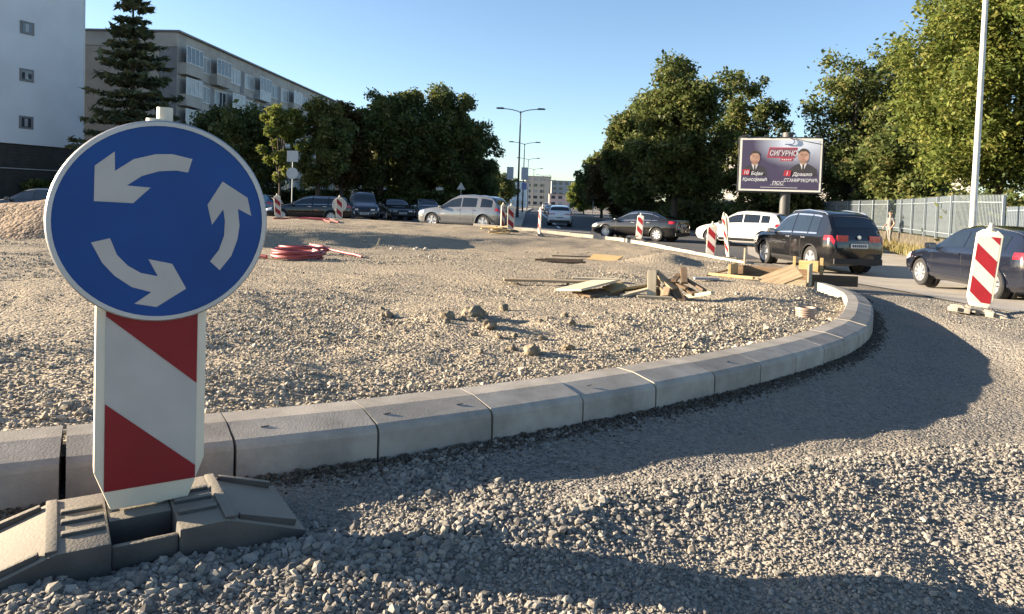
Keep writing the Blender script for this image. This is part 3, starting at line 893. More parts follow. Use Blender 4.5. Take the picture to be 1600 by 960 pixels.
# timber formwork round the open joint in the kerb
fw = empty('formwork_box', (5.0, 13.4, zi(5.0, 13.4)), radians(-28))
tag(fw, 'open timber formwork box with yellow side panels at the gap in the kerb', 'formwork')
def fbox(nm, c, s, m, rz=0, rx=0, ry=0):
    r = Matrix.Rotation(radians(rz), 3, 'Z') @ Matrix.Rotation(radians(ry), 3, 'Y') @ Matrix.Rotation(radians(rx), 3, 'X')
    return MB().box((0, 0, 0), s).build(nm, m, fw, bevel=0.004, loc=c, rot=r.to_euler())
fbox('side_panel', (-0.72, -0.15, 0.14), (0.03, 0.62, 0.34), M_WOODY)
fbox('batten', (-0.75, -0.44, 0.14), (0.05, 0.06, 0.36), M_WOODY); fbox('batten', (-0.75, 0.14, 0.14), (0.05, 0.06, 0.36), M_WOODY)
fbox('batten', (-0.75, -0.15, 0.29), (0.05, 0.52, 0.05), M_WOODY); fbox('brace', (-0.755, -0.15, 0.14), (0.035, 0.58, 0.045), M_WOODY, rx=30)
fbox('back_panel', (-0.08, 0.24, 0.13), (1.28, 0.03, 0.28), M_WOODD)
fbox('front_panel', (-0.05, -0.50, 0.05), (1.30, 0.03, 0.16), M_WOODP)
fbox('end_panel', (0.62, -0.10, 0.20), (0.03, 0.64, 0.40), M_WOODP)
fbox('block', (0.55, 0.36, 0.32), (0.34, 0.12, 0.22), M_WOODY); fbox('stake', (0.78, 0.30, 0.22), (0.06, 0.06, 0.56), M_WOODY); fbox('stake', (0.30, 0.32, 0.24), (0.05, 0.05, 0.52), M_WOODY)
fbox('stake', (-0.62, 0.3, 0.3), (0.03, 0.03, 0.6), M_WOODP)
plank('broad pale board leaning against the formwork box', (4.78, 12.55), 0.66, 0.40, 0.03, -6, 0.10, 24, 30, m=M_WOOD)
plank('yellow kerb-side board lying before the formwork box', (4.05, 13.0), 0.85, 0.10, 0.04, -42, 0.02, m=M_WOODY)
plank('low dark plank standing on edge east of the formwork', (6.05, 13.25), 0.85, 0.04, 0.2, -6, 0.06, m=M_WOODD, hf=zr)
plank('thin brown lath sticking out west of the formwork', (4.05, 13.9), 0.6, 0.04, 0.03, 30, 0.06, 10, m=M_WOODD)

# clods and rocks
def rock(name, c, r, seed, m, hf=zi, flat=0.75, label=None, cat=None, group=None, sub=3):
    bm = bmesh.new(); bmesh.ops.create_icosphere(bm, subdivisions=sub, radius=1.0)
    for v in bm.verts:
        p = v.co
        k = 1 + 0.55 * float(fbm(p.x * 1.3 + seed * 7.1 + p.z, p.y * 1.3 - p.z, seed, 4)) + 0.25 * float(vnoise(p.x * 4 + seed, p.y * 4 + p.z * 5, seed))
        v.co = Vector((p.x * k, p.y * k * 0.9, p.z * k * flat)) * r
    me = bpy.data.meshes.new(name); bm.to_mesh(me); bm.free(); me.materials.append(m)
    o = bpy.data.objects.new(name, me); o.location = (c[0], c[1], hf(*c) + r * flat * 0.4); o.rotation_euler = (0, 0, seed)
    COL.objects.link(o)
    return tag(o, label, cat, group)
big = [(-0.32, 6.35, .15, 'largest dirt clod in the middle of the island gravel'), (-0.15, 5.55, .085, 'dirt clod just in front of the largest clod'), (0.16, 4.75, .09, 'dirt clod nearest the kerb'), (-1.1, 6.35, .075, 'lone dirt clod west of the clod heap'),
       (-0.52, 5.95, .10, 'dirt clod west beside the largest clod'), (-0.05, 6.9, .08, 'dark dirt clod behind the largest clod'), (0.42, 4.95, .06, 'small dirt clod beside the one nearest the kerb')]
for i, (x, y, r, lb) in enumerate(big):
    rock('dirt_clod', (x, y), r * 0.72, i + 3, M_CLOD, label=lb, cat='clod', group='dirt clods on the island')
for i in range(24):
    x, y = random.gauss(-0.1, 0.55), random.gauss(5.8, 0.6)
    rock('dirt_clod', (x, y), random.uniform(.015, .038), i + 20, M_CLOD, label='small crumb of dirt among the larger clods', cat='clod', group='crumbs of dirt', sub=2)

# coils of red pipe
def coil(c, r, turns, tube, seed, label, m=M_HOSE, h=0.05, tail=None, squash=1.0):
    rng = random.Random(seed)
    pts = []
    n = int(turns * 26)
    ox = oy = 0; rj = 0
    for i in range(n):
        t = i / 26 * 2 * pi
        if i % 13 == 0:
            tox, toy, tr = rng.uniform(-.10, .10), rng.uniform(-.10, .10), rng.uniform(-.10, .08)
        ox += (tox - ox) * .12; oy += (toy - oy) * .12; rj += (tr - rj) * .12
        q = (r + rj)
        x, y = c[0] + ox + q * cos(t), c[1] + oy + q * sin(t) * squash
        pts.append((x, y, zi(c[0], c[1]) + tube + 0.01 + h * i / n * turns + 0.02 * sin(t * 1.3 + seed)))
    if tail:
        l = pts[-1]
        for k in range(1, 9):
            f = k / 8
            x, y = l[0] + (tail[0] - l[0]) * f, l[1] + (tail[1] - l[1]) * f
            zt = zi(x, y) + tube
            pts.append((x, y, max(zt, l[2] * (1 - f) + zt * f)))
    o = MB().tube(pts, tube, 8).build('pipe_coil', m, None, smooth=True)
    return tag(o, label, 'pipe', 'red pipes on the island')
coil((-4.35, 14.4), 0.50, 5.2, 0.028, 2, 'bright red coil of pipe lying in the sun on the gravel', h=0.032)
coil((-4.95, 16.8), 0.52, 3.3, 0.03, 5, 'dull red coil of pipe in the shade of the bank', mat('dark_red_pipe', (0.26, 0.04, 0.045), 0.5), h=0.035, tail=(-3.3, 15.7))
for k, (pts, lb) in enumerate([([(-10.6, 31.5), (-9.4, 32.2), (-8.2, 32.0), (-7.3, 30.2)], 'loose red pipe draped over the far bank'), ([(-9.4, 31.4), (-8.3, 31.3), (-7.6, 29.9)], 'shorter red pipe below the loose one on the far bank'),
                               ([(-6.2, 14.5), (-5.4, 14.35), (-4.8, 14.2)], 'straight red pipe end running out from the sunlit coil')]):
    fine_pts = []
    for i in range(len(pts) - 1):
        for j in range(6):
            f = j / 6
            x, y = pts[i][0] * (1 - f) + pts[i + 1][0] * f, pts[i][1] * (1 - f) + pts[i + 1][1] * f
            fine_pts.append((x, y, zi(x, y) + 0.05))
    tag(MB().tube(fine_pts, 0.035, 8).build('pipe', M_HOSE, None, smooth=True), lb, 'pipe', 'red pipes on the island')

# sack of pale plastic cups by the kerb head
cp = empty('plastic_tub', (3.12, 7.45, zi(3.12, 7.45))); tag(cp, 'pale pinkish ribbed plastic tub on the gravel near the kerb head', 'tub')
prof = [(0.0, 0.0), (0.085, 0.0)] + [(0.088 + 0.006 * (i % 2) + 0.002 * i, 0.012 * i + 0.004) for i in range(9)] + [(0.10, 0.112), (0.094, 0.112), (0.08, 0.02), (0, 0.02)]
MB().lathe(prof, lambda a, b, h: (a, b, h), 28).build('tub_wall', mat('pinkish_plastic', (0.27, 0.20, 0.155), 0.5, var=0.1), cp, smooth=True)

# heap of brown gravel at the west
def gravel_heap():
    cx, cy, r, hh = -12.9, 21.0, 3.4, 0.68
    n = 64; rg = np.linspace(0, 1, 26)
    V = []; 
    for q in rg:
        for k in range(n):
            t = 2 * pi * k / n
            rad_ = r * q * (1 + 0.12 * float(vnoise(cos(t) * 2 + 5, sin(t) * 2 + 5, 4)))
            x, y = cx + rad_ * cos(t), cy + rad_ * sin(t)
            zz = zi(x, y) - 0.05 + hh * max(0, 1 - q) ** 0.9 + 0.10 * float(fbm(x * 1.6, y * 1.6, 90, 3)) * (1 - q)
            V.append((x, y, zz))
    F = [(i * n + k, i * n + (k + 1) % n, (i + 1) * n + (k + 1) % n, (i + 1) * n + k) for i in range(len(rg) - 1) for k in range(n)]
    o = mesh_obj('gravel_heap', V, F, mat_ground('heap_gravel', (0.14, 0.10, 0.07), (0.25, 0.185, 0.13), (0.34, 0.265, 0.19), 0.9, 16, 1.0, fines=(0.28, 0.21, 0.145)), None, True)
    bm = bmesh.new(); bm.from_mesh(o.data); bmesh.ops.remove_doubles(bm, verts=bm.verts, dist=1e-4); bmesh.ops.recalc_face_normals(bm, faces=bm.faces)
    if sum(f.normal.z for f in bm.faces) < 0: bmesh.ops.reverse_faces(bm, faces=bm.faces)
    bm.to_mesh(o.data); bm.free()
    tag(o, 'conical heap of brown gravel behind the roundabout sign', 'gravel heap')
gravel_heap()

# nails left in the kerb tops (short steel pins)
for i, (td, lb) in enumerate(((-56.9, 'steel pin on the first whole kerb stone beside the striped panel'), (-55.2, 'steel pin on the second whole kerb stone from the panel, by its joint'), (-54.0, 'steel pin at the far end of the second kerb stone from the panel'), (-51.3, 'steel pin on the fourth whole kerb stone from the panel'), (-47.0, 'steel pin on the sixth whole kerb stone from the panel'), (-40.3, 'steel pin on the kerb stone nearest the plastic tub'))):
    x, y = ring_pt(td, -0.10)
    t = radians(td + 90)
    z = float(base_h(x, y)) + 0.167
    o = MB().tube([(0, 0, 0), (0.016 * cos(t), 0.016 * sin(t), 0.001), (0.034 * cos(t), 0.034 * sin(t), 0.002)], [0.0025, 0.0025, 0.002], 5).build('steel_pin', M_DARKSTEEL, None, loc=(x, y, z))
    tag(o, lb, 'pin', 'steel pins on the kerb')

# ------------------------------------------------------------------ fence, low wall
FP = np.array([(14.9, 21.5), (15.9, 25.5), (17.7, 30.5), (19.4, 36.0), (21.0, 46.0), (22.6, 60.0), (23.8, 74.0)])
def along(P, ds):
    s = np.concatenate([[0], np.cumsum(np.hypot(*np.diff(P, axis=0).T))])
    t = np.arange(0, s[-1], ds)
    x, y = np.interp(t, s, P[:, 0]), np.interp(t, s, P[:, 1])
    x2, y2 = np.interp(t + 0.01, s, P[:, 0]), np.interp(t + 0.01, s, P[:, 1])
    return x, y, np.arctan2(y2 - y, x2 - x)
M_FENCE = mat('fence_paint', (0.22, 0.26, 0.29), 0.5, 0.2, var=0.08, scale=3)
fz = lambda x, y: zr(x, y) + 0.14
wl = empty('low_wall', (FP[0][0], FP[0][1], 0)); tag(wl, 'low dark stone wall carrying the picket fence', 'wall')
x, y, a_ = along(FP, 1.2)
for i in range(len(x) - 1):
    o = MB().box((0, 0, 0), (1.19, 0.26, 0.80)).build('wall_block', mat('wall_stone', (0.045, 0.038, 0.028), 0.95, col2=(0.11, 0.095, 0.065), scale=3, bump=0.7, bscale=14), wl, bevel=0.01,
        loc=((x[i] + x[i + 1]) / 2 - FP[0][0], (y[i] + y[i + 1]) / 2 - FP[0][1], fz(x[i], y[i]) + 0.30), rot=(0, 0, a_[i]))
fe = empty('picket_fence', (FP[0][0], FP[0][1], 0)); tag(fe, 'long pale green-grey metal picket fence on the low wall', 'fence')
pk = None
x, y, a_ = along(FP, 0.115)
FB, FT = 0.75, 2.32
mp_ = MB().box((0, 0, (FB + FT) / 2), (0.032, 0.014, FT - FB)); mp_.add([(-0.016, 0, FT), (0.016, 0, FT), (0, 0, FT + 0.04)], [(0, 1, 2)])
pk = mp_.build('picket', M_FENCE, fe, loc=(0, 0, fz(x[0], y[0])), rot=(0, 0, a_[0]))
far = MB()
for i in range(1, len(x)):
    lc = (x[i] - FP[0][0], y[i] - FP[0][1], fz(x[i], y[i]))
    if i < 300:
        o = pk.copy(); o.location = lc; o.rotation_euler = (0, 0, a_[i]); COL.objects.link(o)
    else:
        far.box((lc[0], lc[1], lc[2] + (FB + FT) / 2), (0.032, 0.014, FT - FB), Matrix.Rotation(a_[i], 3, 'Z'))
o = far.build('distant_pickets', M_FENCE, fe); tag(o, kind='stuff')
x, y, a_ = along(FP, 2.3)
for i in range(len(x) - 1):
    p0, p1 = Vector((x[i] - FP[0][0], y[i] - FP[0][1], fz(x[i], y[i]))), Vector((x[i + 1] - FP[0][0], y[i + 1] - FP[0][1], fz(x[i + 1], y[i + 1])))
    nrm = Vector((sin(a_[i]), -cos(a_[i]), 0)) * -0.03
    for hz in (0.92, 2.1):
        MB().tube([p0 + nrm + Vector((0, 0, hz)), p1 + nrm + Vector((0, 0, hz))], 0.022, 4).build('rail', M_FENCE, fe)
    MB().box((0, 0, 1.45), (0.07, 0.07, 1.75)).build('post', M_FENCE, fe, loc=p0 + nrm * 2, rot=(0, 0, a_[i]))
# gate-like lower run at the edge of the picture
FP2 = np.array([(11.5, 13.2), (13.4, 17.8), (14.82, 21.3)])
fe2 = empty('railing', (FP2[0][0], FP2[0][1], 0)); tag(fe2, 'lower railing of wide-set bars joining the picket fence', 'railing')
x, y, a_ = along(FP2[::-1], 0.17)
for i in range(len(x)):
    if y[i] < 16.5: break
    MB().box((0, 0, 1.35), (0.035, 0.03, 1.35)).build('bar', M_FENCE, fe2, loc=(x[i] - FP2[0][0], y[i] - FP2[0][1], fz(x[i], y[i]) - 0.05), rot=(0, 0, a_[i]))
for hz in (0.85, 1.85):
    q = [(FP2[2][0] - FP2[0][0], FP2[2][1] - FP2[0][1], fz(*FP2[2]) + hz), (FP2[1][0] - FP2[0][0] - 0.5, FP2[1][1] - FP2[0][1] - 1.2, fz(*FP2[1]) + hz)]
    MB().tube(q, 0.022, 4).build('rail', M_FENCE, fe2)
MB().box((0.9, 2.3, 0.45), (0.2, 8.0, 0.6), Matrix.Rotation(-0.39, 3, 'Z')).build('footing', MATS['wall_stone'], fe2)

# dry grass on the verge
n = 16000
t = RNG.uniform(0, 1, n); u = RNG.uniform(0.05, 1, n) ** 0.7
sx_ = np.interp(t * 45 + 21, FP[:, 1], FP[:, 0]); gy = t * 45 + 21
gx = sx_ - 0.2 - (1 - u) * 1.4
gx = gx[:]; hgt = RNG.uniform(0.08, 0.42, n) * (0.4 + np.clip(fbm(gx, gy, 5, 2) + 0.5, 0, 1))
ang = RNG.uniform(0, 6.28, n); wd = 0.02
gz = road_h(gx, gy) + 0.14
tipx, tipy = gx + RNG.normal(0, .05, n), gy + RNG.normal(0, .05, n)
V = np.stack([np.stack([gx - wd * np.cos(ang), gy - wd * np.sin(ang), gz], -1), np.stack([gx + wd * np.cos(ang), gy + wd * np.sin(ang), gz], -1), np.stack([tipx, tipy, gz + hgt], -1)], 1).reshape(-1, 3)
me = fast_mesh('grass', V, np.arange(3 * n).reshape(-1, 3), mat_leaf('dry_grass', [(0.10, 0.10, 0.03), (0.22, 0.18, 0.07), (0.30, 0.24, 0.10)], 0.2))
o = bpy.data.objects.new('grass', me); COL.objects.link(o); tag(o, 'dry grass on the verge below the fence', kind='stuff')
# ------------------------------------------------------------------ buildings
def wall_frame(p0, p1):
    """local frame on a vertical wall from p0 to p1: fn(u along, v up, d outwards to the right-hand side)"""
    a = Vector((p1[0] - p0[0], p1[1] - p0[1], 0)); L = a.length; a.normalize()
    n = Vector((a.y, -a.x, 0))
    return (lambda u, v, d: Vector((p0[0], p0[1], 0)) + a * u + n * d + Vector((0, 0, v))), L, a, n

def wbox(fn, u0, u1, v0, v1, d0, d1):
    return MB().prism([(u0, v0), (u1, v0), (u1, v1), (u0, v1)], d0, d1, fn)

M_WHITEW = mat('white_render', (0.60, 0.62, 0.64), 0.9, var=0.05, scale=0.4)
M_PANELW = mat('precast_panel', (0.33, 0.30, 0.26), 0.9, col2=(0.42, 0.39, 0.34), scale=0.7, detail=8)
M_BEIGEW = mat('beige_end_wall', (0.37, 0.33, 0.28), 0.9, var=0.1, scale=0.6)
M_GREYW = mat('grey_panel', (0.20, 0.20, 0.20), 0.9, var=0.15, scale=0.6)
M_DARKSH = mat('dark_shutter', (0.035, 0.033, 0.03), 0.6, var=0.2, scale=2)
M_WINFR = mat('window_frame', (0.62, 0.62, 0.60), 0.5, var=0.05)
M_WGLASS = mat('window_glass', (0.05, 0.06, 0.07), 0.06, var=0.15, scale=0.6, spec=0.8)
M_CURT = mat('curtained_glass', (0.30, 0.31, 0.31), 0.25, var=0.2, scale=1.5, spec=0.6)

def add_window(fn, u0, u1, v0, v1, parent, glass, mull=2, dep=0.05, fr=0.07):
    w = MB()
    w.prism([(u0, v0), (u1, v0), (u1, v0 + fr), (u0, v0 + fr)], 0.004, dep, fn)
    w.prism([(u0, v1 - fr), (u1, v1 - fr), (u1, v1), (u0, v1)], 0.004, dep, fn)
    for k in range(mull + 1):
        c = u0 + (u1 - u0 - fr) * k / mull
        w.prism([(c, v0 + fr), (c + fr, v0 + fr), (c + fr, v1 - fr), (c, v1 - fr)], 0.004, dep, fn)
    o = w.build('window', M_WINFR, parent)
    wbox(fn, u0 + fr * .5, u1 - fr * .5, v0 + fr * .5, v1 - fr * .5, 0.006, dep * 0.55).build('pane', glass, o)
    return o

rb_ = random.Random(8)
# white block at the far west
bw = empty('white_building'); tag(bw, 'tall white rendered building with small square windows above a dark base', 'building')
fn, Lw, a_w, n_w = wall_frame((-40.2, 51.0), (-36.35, 60.0))
HB = 19.5
wbox(fn, 0, Lw, 4.95, HB, -9, 0).build('wall', M_WHITEW, bw)
wbox(fn, 0.15, Lw - 0.15, 0, 4.94, -8.9, -0.25).build('ground_floor', M_DARKSH, bw)
for k in range(12):
    wbox(fn, 0.2, Lw - 0.2, 1.9 + 0.25 * k, 1.9 + 0.25 * k + 0.2, -0.249, -0.20).build('shutter_slat', M_DARKSH, bw)
wbox(fn, 0.2, Lw - 0.2, 3.0, 3.08, -0.199, -0.12).build('rail', M_GALV, bw)
wbox(fn, Lw - 0.02, Lw + 0.05, 4.95, HB, -0.2, 0.05).build('downpipe', M_WINFR, bw)
for k in range(4):
    zc = 6.65 + 3.66 * k
    o = wbox(fn, 4.55, 5.65, zc - 0.5, zc + 0.5, 0.003, 0.03).build('window', M_GREYW, bw)
    wbox(fn, 4.75, 5.45, zc - 0.36, zc + 0.36, 0.031, 0.045).build('pane', M_WGLASS, o)
    wbox(fn, 4.95, 5.2, zc - 0.3, zc + 0.3, 0.046, 0.055).build('sash', M_CURT, o)

# long apartment block
ap = empty('apartment_block'); tag(ap, 'long weathered five-storey apartment block with rows of glazed balconies', 'building')
fn, La, a_a, n_a = wall_frame((-30.9, 65.0), (-27.6, 110.0))
HT, ST = 16.1, 2.85
wbox(fn, 0, La, 0, HT, -11, 0).build('wall', M_PANELW, ap)
rf = wbox(fn, -0.25, La + 0.25, HT, HT + 0.16, -11.2, 0.3).build('roof', M_GREYW, ap)
for u in (22, 34.5, 41): wbox(fn, u, u + 0.8, HT + 0.16, HT + 1.1, -4, -3).build('chimney', M_GREYW, rf)
# end wall facing the site
fe_, Le, _, _ = wall_frame((-30.9 - n_a.x * 11, 65.0 - n_a.y * 11), (-30.9, 65.0))
wbox(fe_, 0.3, Le - 1.7, 0.3, HT - 1.35, 0.003, 0.06).build('end_wall', M_BEIGEW, ap)
wbox(fe_, 0.0, Le, HT - 1.3, HT - 0.05, 0.003, 0.10).build('parapet_band', M_PANELW, ap)
wbox(fe_, Le - 1.65, Le - 0.02, 0.3, HT - 1.35, 0.003, 0.05).build('corner_panel', M_GREYW, ap)
for st in range(5):
    v0 = 1.0 + ST * st
    u = 0.25
    k = 0
    wbox(fn, 0.1, La - 0.1, v0 - 0.12, v0 + 0.06, 0.003, 0.07).build('floor_band', M_GREYW, ap)
    while u < La - 2.5:
        kind = (k + st * 2) % 5 if k else 0
        if kind == 0:                                   # glazed balcony standing proud
            bl = wbox(fn, u, u + 3.0, v0, v0 + 1.05, 0.003, 0.75).build('balcony', M_PANELW if rb_.random() < .6 else M_CURT, ap)
            f2 = lambda uu, vv, dd: fn(uu, vv, dd + 0.72)
            o = add_window(f2, u, u + 3.0, v0 + 1.05, v0 + 2.6, ap, M_CURT if rb_.random() < .6 else M_WGLASS, mull=4)
            u += 3.2
        elif kind in (1, 3):
            wbox(fn, u, u + 0.8, v0 + 0.2, v0 + 2.55, 0.003, 0.04).build('panel', M_GREYW, ap); u += 0.9
        else:
            add_window(fn, u + 0.05, u + 2.45, v0 + 0.85, v0 + 2.45, ap, M_CURT if rb_.random() < .35 else M_WGLASS, mull=rb_.choice((2, 3)), dep=0.08)
            u += 2.5
        k += 1
# low far building beyond the apartment block
def simple_block(name, label, p0, p1, depth, h, m, storeys, winw=1.6, gap=1.2, roof=M_GREYW):
    r = empty(name); tag(r, label, 'building')
    fn, L, a, n = wall_frame(p0, p1)
    wbox(fn, 0, L, 0, h, -depth, 0).build('wall', m, r)
    wbox(fn, -0.2, L + 0.2, h, h + 0.3, -depth - 0.2, 0.25).build('roof', roof, r)
    for s in range(storeys):
        v = h / storeys * s + h / storeys * 0.32
        u = 0.8
        while u + winw < L - 0.4:
            wbox(fn, u, u + winw, v, v + h / storeys * 0.48, 0.004, 0.06).build('window', M_WGLASS if rb_.random() < .7 else M_CURT, r)
            u += winw + gap
    return r
simple_block('flat_building', 'flat-roofed building just past the end of the apartment block', (-25.5, 112), (-22.5, 135), 10, 14.6, M_GREYW, 4, 2.2, 1.5)
simple_block('cream_building', 'cream apartment house closing the far end of the street', (6, 360), (19, 360), 14, 15, mat('cream_render', (0.45, 0.41, 0.34), 0.9), 5, 2.0, 1.4)
simple_block('grey_building', 'grey apartment house beside the cream one far down the street', (20, 372), (33, 372), 14, 13.5, mat('pale_grey_render', (0.42, 0.43, 0.44), 0.9), 5, 1.8, 1.3)
simple_block('white_shop_building', 'low white shop building far down the west side of the street', (-4, 240), (5.5, 255), 12, 9, M_WHITEW, 3, 1.8, 1.2)
simple_block('pink_building', 'low pale pink building behind the end of the street', (17, 330), (26, 330), 10, 6, mat('pink_render', (0.58, 0.42, 0.38), 0.9), 2, 1.8, 1.4)
simple_block('grey_school_building', 'pale building glimpsed behind the trees beyond the fence', (26, 88), (48, 74), 12, 9.5, mat('school_render', (0.50, 0.48, 0.44), 0.9), 3, 2.2, 1.6)

# ------------------------------------------------------------------ trees
LEAF_DK = mat_leaf('leaf_dark', [(0.045, 0.064, 0.020), (0.075, 0.10, 0.030), (0.112, 0.138, 0.042), (0.15, 0.14, 0.046)])
LEAF_MD = mat_leaf('leaf_olive', [(0.050, 0.070, 0.020), (0.090, 0.122, 0.034), (0.140, 0.168, 0.052), (0.19, 0.175, 0.060)])
LEAF_YL = mat_leaf('leaf_yellow_green', [(0.065, 0.095, 0.020), (0.115, 0.150, 0.032), (0.17, 0.20, 0.045), (0.22, 0.215, 0.055)])
LEAF_RD = mat_leaf('leaf_rusty', [(0.045, 0.045, 0.014), (0.08, 0.065, 0.02), (0.12, 0.075, 0.025), (0.15, 0.085, 0.03)])
NEEDLE = mat_leaf('needles', [(0.055, 0.075, 0.042), (0.085, 0.11, 0.058), (0.12, 0.14, 0.072), (0.15, 0.155, 0.075)], 0.25)

def leaf_mesh(name, P, size, m, rng, elong=1.6, up=0.3):
    n = len(P)
    nrm = rng.normal(size=(n, 3)); nrm[:, 2] = np.abs(nrm[:, 2]) + up
    nrm /= np.linalg.norm(nrm, axis=1)[:, None]
    t = rng.normal(size=(n, 3)); t -= nrm * np.sum(t * nrm, 1)[:, None]; t /= np.linalg.norm(t, axis=1)[:, None]
    b = np.cross(nrm, t)
    s = size * rng.lognormal(0, 0.3, n)[:, None]
    a, w = t * s * 0.5 * elong, b * s * 0.5
    bend = nrm * s * 0.12
    V = np.stack([P - a - bend, P + w * 0.9, P + a - bend, P - w * 0.9], 1).reshape(-1, 3)
    return fast_mesh(name, V, np.arange(4 * n).reshape(-1, 4), m)

def broadleaf(label, x, y, h, rx, base=0.22, leaf=0.26, n=9000, m=LEAF_MD, seed=1, airy=0.0, lean=0.0, z=None, group='street trees', cone=0.0, lobes=95, name='broadleaf_tree', trunk=0.02):
    rng = np.random.default_rng(seed)
    z0 = zr(x, y) if z is None else z
    root = empty(name, (x, y, z0)); tag(root, label, 'tree', group)
    cb = h * base
    cz, rz = (h + cb) / 2, (h - cb) / 2
    # lobe centres inside an uneven ellipsoid
    C = []
    while len(C) < lobes:
        p = rng.uniform(-1, 1, 3)
        q = np.linalg.norm(p)
        if q > 1 or (q < 0.45 and rng.random() < 0.7): continue
        tap = 1 - cone * max(0, p[2])
        wob = 1 + 0.34 * rng.normal()
        C.append((p[0] * rx * tap * min(1.22, max(0.5, wob)) * 0.86 + lean * (p[2] + 1) * 0.5, p[1] * rx * tap * 0.86, cz + p[2] * rz * 0.90))
    C = np.array(C)
    rad_ = rng.uniform(0.13, 0.28, lobes) * min(rx, rz) * (1.0 - 0.25 * airy)
    # trunk and limbs
    tb = MB()
    r0 = max(0.10, h * trunk)
    tb.tube([(0, 0, -0.1), (0.03 * h * lean * 0.1, 0, cb * 0.6), (lean * 0.15, 0.02 * h, cb + rz * 0.5), (lean * 0.3, 0, cb + rz * 1.25)], [r0 * 1.25, r0, r0 * 0.7, r0 * 0.2], 8)
    for i in rng.choice(lobes, 12, replace=False):
        c = C[i]; s0 = cb * rng.uniform(0.75, 1.0) + rz * rng.uniform(0, 0.5)
        mid = np.array([c[0] * 0.5, c[1] * 0.5, (s0 + c[2]) / 2 + 0.1 * rz])
        tb.tube([(0, 0, s0), tuple(mid), tuple(c)], [r0 * 0.42, r0 * 0.26, r0 * 0.07], 5)
    tb.build('trunk', M_BARK, root, smooth=True)
    per = rng.multinomial(int(n * 2.1), rad_ ** 2 / np.sum(rad_ ** 2))
    P = []
    for c, r, k in zip(C, rad_, per):
        d = rng.normal(size=(k, 3)); d /= np.linalg.norm(d, axis=1)[:, None]
        rr_ = r * (0.55 + 0.5 * rng.random(k) ** 0.6)[:, None] * (1 + 0.28 * airy * rng.normal(size=(k, 1)))
        d[:, 2] *= 0.8
        d += 0.22 * rng.normal(size=(k, 3))
        P.append(c + d * rr_)
    P = np.vstack(P)
    me = leaf_mesh('crown', P, leaf * 0.62, m, rng)
    o = bpy.data.objects.new('crown', me); o.parent = root; COL.objects.link(o)
    return root

def conifer(label, x, y, h, r, n=9000, seed=1, z=None, name='conifer_tree', group=None, base=0.08, gap=0.0, m=NEEDLE, size=0.20, tier=0.62):
    rng = np.random.default_rng(seed)
    z0 = zr(x, y) if z is None else z
    root = empty(name, (x, y, z0)); tag(root, label, 'tree', group)
    tb = MB().tube([(0, 0, -0.1), (0.05, 0, h * 0.5), (0, 0, h)], [h * 0.016, h * 0.010, 0.02], 8)
    P = []
    levels = int(h / tier)
    for i in range(levels):
        f = base + (1 - base) * (i + rng.uniform(-.3, .3)) / levels
        f = min(max(f, base), 0.99)
        rl = r * (1 - f) ** 0.75 * rng.uniform(0.8, 1.12) + 0.15
        nb = rng.integers(6, 9)
        off = rng.uniform(0, 6.28)
        for b in range(nb):
            a = off + 6.283 * b / nb + rng.uniform(-.25, .25)
            L = rl * rng.uniform(0.72, 1.1)
            k = max(6, int(n / levels / nb * (L / r) * 2.0))
            t = rng.random(k) ** 0.65
            zz = h * f + L * (0.10 - 0.32 * t + 0.25 * t * t)
            wid = 0.16 * L * (1 - 0.6 * t) + 0.05
            px = np.cos(a) * L * t + rng.normal(0, 1, k) * wid * -np.sin(a)
            py = np.sin(a) * L * t + rng.normal(0, 1, k) * wid * np.cos(a)
            P.append(np.stack([px, py, zz + rng.normal(0, 0.07, k)], -1))
            if b % 2 == 0:
                tb.tube([(0, 0, h * f), (cos(a) * L * .5, sin(a) * L * .5, h * f - 0.04 * L), (cos(a) * L * .95, sin(a) * L * .95, h * f + 0.03 * L)], [0.035, 0.022, 0.008], 4)
    tb.build('trunk', M_BARK, root, smooth=True)
    P = np.vstack(P)
    me = leaf_mesh('crown', P, size, m, rng, elong=2.4, up=0.8)
    o = bpy.data.objects.new('crown', me); o.parent = root; COL.objects.link(o)
    return root

